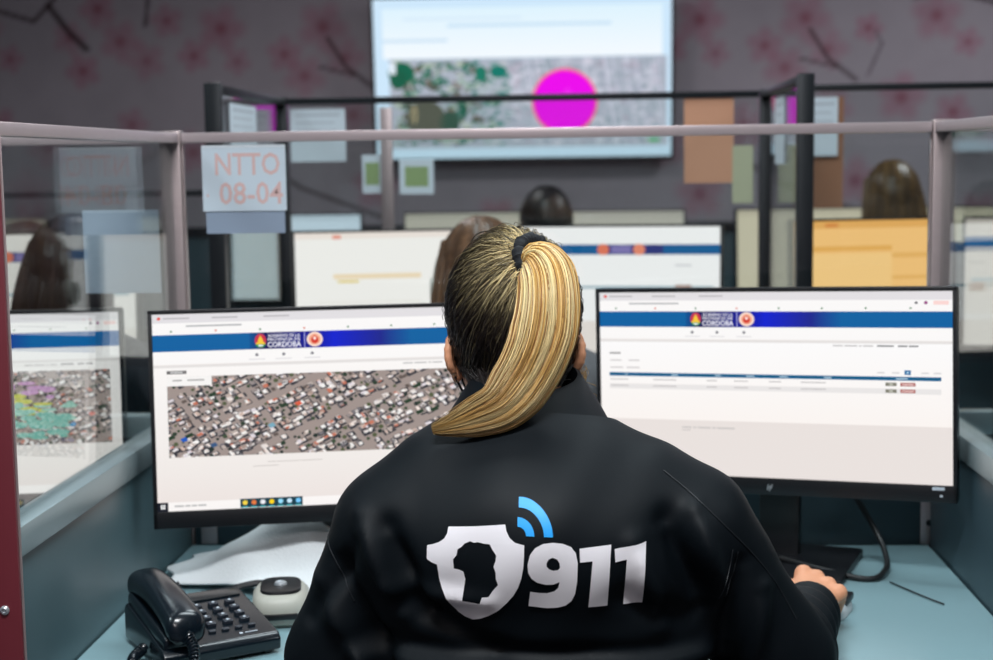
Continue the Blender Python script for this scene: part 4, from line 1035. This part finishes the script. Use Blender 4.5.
def operator():
    t = thing('person', 'woman in black 911 jacket with blond ponytail, seated facing the monitors', 'person')
    body = finish(body_mesh(), 'body', 'skin', t)
    jm = jacket_mesh(); jk = finish(jm, 'jacket', 'jacket', t)
    build_logo(jm, jk); collar(jk)
    tr, _, _ = legs_sdf().mesh(.008, 2, 4); trm = finish(tr, 'trousers', 'trousers', t)
    for kx in (-.17, .07):
        r = []
        for i in range(9):
            s_ = i/8; y = 1.985+.17*s_; w_ = .044*(1-.55*(2*s_-1)**4); hh = .085 if s_ < .3 else .085-.05*(s_-.3)/.7
            r.append([(kx+w_*cos(a)*(.8 if i in (0, 8) else 1), y, .002+hh*.5+hh*.5*sin(a)) for a in [2*pi*j/20 for j in range(20)]])
        MB().loft(r).build('shoe', 'shoe', t)
    # eyes and face mask
    for sx in (-1, 1):
        e = MB(); e.lathe([(0, -.011)]+[(.011*sin(a), -.011*cos(a)) for a in [pi*i/10 for i in range(1, 10)]]+[(0, .011)], hp(sx*.030, .074, -.004), n=20, mi=0)
        e.lathe([(0, .0008), (.0052, .0), (.0052, -.001)], hp(sx*.030, .0852, -.006), n=16, mi=1, rot=Euler((-pi/2, 0, 0)))
        e.build('eye', ['eye', 'iris'], t)
    rows = []
    for i in range(15):
        zz = -.038-.068*i/14; d_ = []
        for j in range(25):
            a = radians(-74+148*j/24); dv = np.array([[sin(a), cos(a), zz/.085]]); dv = norm(dv); r_ = head_radius(dv)[0]+.005+.006*cos(a)**4*sin(pi*i/14)
            d_.append(Vector(HC)+HR @ Vector((dv[0]*r_).tolist()))
        rows.append(d_)
    mk = MB(); mk.loft(rows, caps=False, closed=False); mk_o = mk.build('face_mask', 'mask', t)
    for sx in (-1, 1):
        mm = MB()
        mm.tube(smooth_path([hp(sx*.060, .045, -.050), hp(sx*.068, .015, -.042), hp(sx*.0755, -.006, -.016)]), .0016, n=6)
        mm.tube(smooth_path([hp(sx*.054, .045, -.088), hp(sx*.062, .018, -.078), hp(sx*.071, -.006, -.062)]), .0016, n=6)
        mm.build('ear_loop', 'mask', mk_o)
    # ------- hair
    hair_cap(.007, lambda d, rs: DARK*(.55+.3*rs.rand(len(d)))[:, None], t, name='hair')
    tie = Vector((-.056, 1.722, 1.246)); tl = np.array(HR.transposed() @ (tie-HC)); td = norm(tl[None])[0]
    rs = np.random.RandomState(5); S, K = 5200, 20
    d0 = norm(rs.randn(S*6, 3)); d0 = d0[in_hair(d0)][:S]; S = len(d0)
    # a quarter begin right at the hairline: push outward along the great circle away from the tie
    tgt = norm(td+rs.randn(S, 3)*.055)
    om = np.arccos(np.clip((d0*tgt).sum(1), -1, 1)); tt = np.linspace(0, 1, K)
    so = np.sin(om)[:, None]+1e-6
    path = (np.sin((1-tt)[None]*om[:, None])/so)[..., None]*d0[:, None]+(np.sin(tt[None]*om[:, None])/so)[..., None]*tgt[:, None]
    axis = norm(np.cross(d0, tgt)); sag = rs.randn(S)*.035
    path = norm(path+axis[:, None]*(sag[:, None]*np.sin(pi*tt)[None]+.006*np.sin(tt[None]*rs.uniform(8, 20, S)[:, None]+rs.rand(S)[:, None]*6))[..., None])
    rad = head_radius(path.reshape(-1, 3)).reshape(S, K)
    clump = .0014*np.sin(np.arctan2(path[..., 0]-td[0], path[..., 1]-td[1])*46)
    lift = rs.gamma(2.0, .0009, S)[:, None]; loose = (rs.rand(S) < .03)[:, None]*.006*np.sin(pi*tt)[None]
    rad = rad+.0072+clump+lift+loose
    Pw = np.array(HC)+(path@np.array(HR).T)*rad[..., None]
    side = -path[..., 0]                                     # blond sun streaks run from the crown
    near = np.clip(1-om[:, None]*(1-tt)[None]/1.15, 0, 1)
    streak = (.5+.5*np.sin(np.arctan2(d0[:, 0]-td[0], d0[:, 1]-td[1])*17+1.3)); sh = np.clip(streak*1.1+rs.randn(S)*.28, 0, 1)
    b = np.clip(near**2.3*2.0*(.12+.95*sh[:, None]**1.5)+.16*(rs.rand(S) < .12)[:, None]*1.6, 0, 1)
    low = (Pw[..., 2] < 1.19); b = b*np.where(low, .45, 1)
    colr = DARK*(.6+.7*rs.rand(S))[:, None, None]*(1-b[..., None])+(BLOND*(.72+.45*rs.rand(S))[:, None, None])*b[..., None]
    strands(Pw, np.full((S, K), .00042)*(.7+.6*rs.rand(S))[:, None], colr, 'scalp_hair_strands', t)
    # ------- scrunchie: gathered ring set across the crown
    ax = (Vector((.62, -.62, .48))).normalized()             # direction in which the tail leaves
    u = ax.cross(Vector((0, 0, 1))).normalized(); v = ax.cross(u)
    m = MB(); n1, n2 = 96, 14; cen = tie+Vector((.008, .0, -.002)); rings = []
    for i in range(n1):
        a = 2*pi*i/n1; rr = .0078+.0008*sin(a*11)+.0006*sin(a*23+1)+.0004*sin(a*41); c_ = cen+(u*cos(a)*.0255+v*sin(a)*.0290); o_ = (u*cos(a)+v*sin(a))
        rings.append([c_+(o_*cos(2*pi*j/n2)+ax*sin(2*pi*j/n2)*1.15)*rr for j in range(n2)])
    rings.append(rings[0]); m.loft(rings, caps=False); m.build('scrunchie', 'scrunchie', t)
    # ------- ponytail
    cl = smooth_path([(-.056, 1.722, 1.240), (-.046, 1.695, 1.247), (-.037, 1.664, 1.230), (-.036, 1.642, 1.195), (-.043, 1.628, 1.160), (-.060, 1.617, 1.125), (-.083, 1.604, 1.098), (-.112, 1.598, 1.085), (-.138, 1.595, 1.077), (-.160, 1.594, 1.071)], 5)
    cl = np.array([tuple(p) for p in cl]); K = len(cl); s_ = np.linspace(0, 1, K)
    W_ = np.interp(s_, [0, .08, .2, .4, .6, .8, .93, 1], [.013, .020, .031, .036, .032, .019, .008, .003]); T_ = np.interp(s_, [0, .1, .3, .6, .8, 1], [.013, .017, .020, .016, .010, .003])
    tan = norm(np.gradient(cl, axis=0)); vd = norm(cl-np.array([[-.03, .2, 1.30]])); sdv = norm(np.cross(tan, vd)); nv = np.cross(sdv, tan)
    S = 5200; th = rs.rand(S)*2*pi; rr = np.sqrt(rs.rand(S)); cu, cv_ = rr*np.cos(th), rr*np.sin(th)
    ck = np.round(cu*7+rs.randn(S)*.15)/7; mix = .38*s_[None]; U = cu[:, None]*(1-mix)+ck[:, None]*mix; V_ = np.repeat(cv_[:, None], K, 1)
    U = U+.05*np.sin(s_[None]*rs.uniform(3, 9, S)[:, None]+rs.rand(S)[:, None]*6.3)*s_[None]
    stop = 1-.30*rs.rand(S)**2.2; sidx = np.clip(s_[None]*stop[:, None], 0, 1)*(K-1); i0 = np.minimum(sidx.astype(int), K-2); fr = (sidx-i0)[..., None]
    lerp = lambda A: A[i0]*(1-fr)+A[i0+1]*fr
    Wl = np.interp(sidx/(K-1), s_, W_); Tl = np.interp(sidx/(K-1), s_, T_)
    gro = .0012*np.sin(U*24)
    Pt = lerp(cl)+lerp(sdv)*(U*Wl)[..., None]+lerp(nv)*(V_*Tl+gro)[..., None]
    Pt += (rs.randn(S)[:, None]*.0007+(rs.rand(S) < .03)[:, None]*.004*np.sin(s_*5)[None])[..., None]*lerp(sdv)
    base = np.where((.5+.5*np.sin(cu*9+2.1*cu**2)+rs.randn(S)*.30 > .45)[:, None, None], BLOND, GOLD)
    base = np.where((rs.rand(S) < .22)[:, None, None], BRONZE, base)
    g = np.clip(s_*1.5-.38, 0, 1)[None, :, None]; cols = (base*(1-g)+(.35*base*.7+.65*GOLD*.50)*g)*(.62+.5*rs.rand(S))[:, None, None]
    cols = cols*(1-.5*(cu > .78)*(s_[None].T > .5).any())[:, None, None] if False else cols
    tp = np.interp(s_, [0, .85, 1], [1, 1, .25])[None]
    strands(Pt, .00046*tp*(.75+.5*rs.rand(S))[:, None], cols, 'ponytail', t)
    # wispy strands behind the right ear
    S2, K2 = 130, 12; q = np.linspace(0, 1, K2); st = np.stack([rs.uniform(-.012, .000, S2), rs.uniform(1.775, 1.80, S2), rs.uniform(1.075, 1.115, S2)], -1)
    en = st+np.stack([rs.uniform(-.01, .018, S2), rs.uniform(-.03, .0, S2), rs.uniform(-.06, -.02, S2)], -1)
    Pz = st[:, None]*(1-q)[None, :, None]+en[:, None]*q[None, :, None]; Pz[..., 0] += .008*np.sin(q[None]*rs.uniform(3, 7, S2)[:, None]+rs.rand(S2)[:, None]*3); Pz[..., 1] += .005*np.sin(q[None]*rs.uniform(4, 9, S2)[:, None])
    strands(Pz, np.full((S2, K2), .00032), np.repeat((GOLD*(.5+.5*rs.rand(S2))[:, None])[:, None], K2, 1), 'loose_hair', t)
    # short hair on the nape, tucked toward the collar
    S3, K3 = 1500, 8; q = np.linspace(0, 1, K3); a = rs.uniform(-1.75, 1.75, S3); z0 = 1.145+.012*rs.randn(S3); z1 = 1.098+.012*rs.rand(S3)
    R0 = .066; rr3 = (R0-(.012)*q[None]+.0015*rs.randn(S3)[:, None]); zz = z0[:, None]*(1-q)[None]+z1[:, None]*q[None]
    an = a[:, None]*(1-.22*q[None]); cy3 = 1.775-.55*(1.145-zz)
    strands(np.stack([-.076+np.sin(an)*rr3, cy3-np.cos(an)*rr3*1.02, zz], -1), np.full((S3, K3), .0005), np.repeat((DARK*(.6+1.0*rs.rand(S3))[:, None])[:, None], K3, 1), 'nape_hair', t)
    return t, body, jm, tr
op, body, jm, trm = operator()

# seams on the jacket: armhole piping following the cloth
def seams(jme, parent):
    bm0 = bmesh.new(); bm0.from_mesh(jme); bvh = BVHTree.FromBMesh(bm0); bm0.free()
    def seam(pts, r=.0009):
        out = []
        for p in smooth_path([(x, 0, z) for x, z in pts], 14):
            h, n_, _, _ = bvh.ray_cast(Vector((p.x, 1.2, p.z)), Vector((0, 1, 0)))
            if h: out.append(h+Vector((0, -.0004, 0)))
        if len(out) > 3: MB().tube(out, r, n=6).build('seam', 'seam', parent)
    seam([(.088, 1.030), (.130, .996), (.172, .952), (.208, .905), (.234, .858)])
    seam([(.160, .948), (.156, .925), (.146, .895)]); seam([(.166, .944), (.162, .922), (.152, .892)])
    seam([(-.288, .958), (-.276, .940), (-.262, .915), (-.248, .885)])
seams(jm, [o for o in COL.objects if o.name == 'jacket'][0])

# ------- background operators share the body and garment shapes
def bystander(dx, dy, sc, label, hairc, cloth_col, style, seed=1, band=False):
    t = thing('person', label, 'person', (dx, dy, 0)); t.scale = (1, 1, sc)
    link('body', body.data, t)
    j = jm.copy(); j.materials.clear(); j.materials.append(mat('garment_'+str(seed), cloth_col, .8, noise=.5 if seed == 1 else .08, nscale=330)); link('jacket', j, t); link('trousers', trm, t)
    for kx in (-.17, .07):
        MB().box((kx, 2.06, .045), (.085, .20, .085), bev=.025, seg=4).build('shoe', 'shoe', t)
    hc = C3(*hairc)
    hair_cap(.010 if style == 'short' else .014, lambda d, rs: hc*(.45+.9*(.5+.5*np.sin(np.arctan2(d[:, 0], -d[:, 1])*16+seed))*rs.rand(len(d)))[:, None], t, nseg=100, name='hair', seed=seed)
    if style == 'long':
        rs = np.random.RandomState(seed); S, K = 900, 14; q = np.linspace(0, 1, K)
        a = rs.uniform(-1.9, 1.9, S); st = np.stack([np.sin(a)*.078, -np.cos(a)*.085, rs.uniform(-.05, .07, S)], -1); stw = np.array(HC)+st@np.array(HR).T
        en = np.stack([-.08+np.sin(a)*.095, 1.70-np.cos(a)*.06, rs.uniform(.90, 1.0, S)], -1)
        md = (stw+en)/2; md[:, 1] -= .035; md[:, 0] += np.sin(a)*.02
        Pz = stw[:, None]*((1-q)**2)[None, :, None]+md[:, None]*(2*q*(1-q))[None, :, None]+en[:, None]*(q**2)[None, :, None]
        strands(Pz, np.full((S, K), .0022), np.repeat((hc*(.4+.9*rs.rand(S))[:, None])[:, None], K, 1), 'long_hair', t)
    if band:
        pts = [hp(.092*sin(a), -.012, -.02+.125*cos(a)) for a in [radians(-100+200*i/24) for i in range(25)]]
        h = MB().tube(pts, .006, n=8); 
        for sx in (-1, 1): h.cyl(hp(sx*.083, -.005, -.03), hp(sx*.103, -.005, -.03), .026, .024)
        h.build('headset', 'beige', t)
    return t
bystander(-.115, 1.19, .975, 'brown haired operator wearing a headset, just left of the ponytail in the second row', (112, 80, 56), (96, 94, 98), 'long', 1, True)
bystander(-.020, 2.81, 1.004, 'dark haired person in the third row below the television', (28, 24, 26), (44, 46, 54), 'short', 2)
bystander(1.02, 2.80, 1.05, 'person with long light brown hair in the third row at right', (112, 84, 48), (52, 52, 56), 'long', 3)
bystander(-.930, 1.14, .985, 'person with long dark hair seen through the left side glass', (46, 30, 34), (38, 34, 44), 'long', 4)

# chairs under everyone
def chair(x, y, label):
    t = thing('office_chair', label, 'chair', (x, y, 0), group='office chairs')
    MB().box((0, 0, .388), (.46, .44, .075), bev=.025, seg=4).build('seat', 'chair', t)
    MB().box((0, -.235, .68), (.40, .05, .30), bev=.022, seg=4, rot=Euler((.08, 0, 0))).build('backrest', 'chair', t)
    MB().box((0, -.262, .48), (.05, .02, .30), bev=.006).build('back_support', 'black', t)
    MB().cyl((0, 0, .10), (0, 0, .365), .024).build('column', 'black', t)
    for i in range(5):
        a = 2*pi*i/5+.3; e = (.27*cos(a), .27*sin(a), .075); l = MB().cyl((0, 0, .11), e, .02, .013).build('leg', 'black', t)
        MB().cyl((e[0]-.012*sin(a), e[1]+.012*cos(a), .03), (e[0]+.012*sin(a), e[1]-.012*cos(a), .03), .03).cyl((e[0], e[1], .05), e, .008).build('castor', 'black', l)
    return t
c0 = chair(-.05, 1.57, 'dark office chair under the woman in the 911 jacket')
for x, y, l in ((-.165, 2.76, 'dark office chair under the headset operator in the second row'), (-.07, 4.38, 'dark office chair under the dark haired third row person'), (.97, 4.37, 'dark office chair under the light brown haired person'), (-.98, 2.715, 'dark office chair under the person behind the left glass')):
    c = copy_tree(c0); c.location = (x, y, 0); c['label'] = l
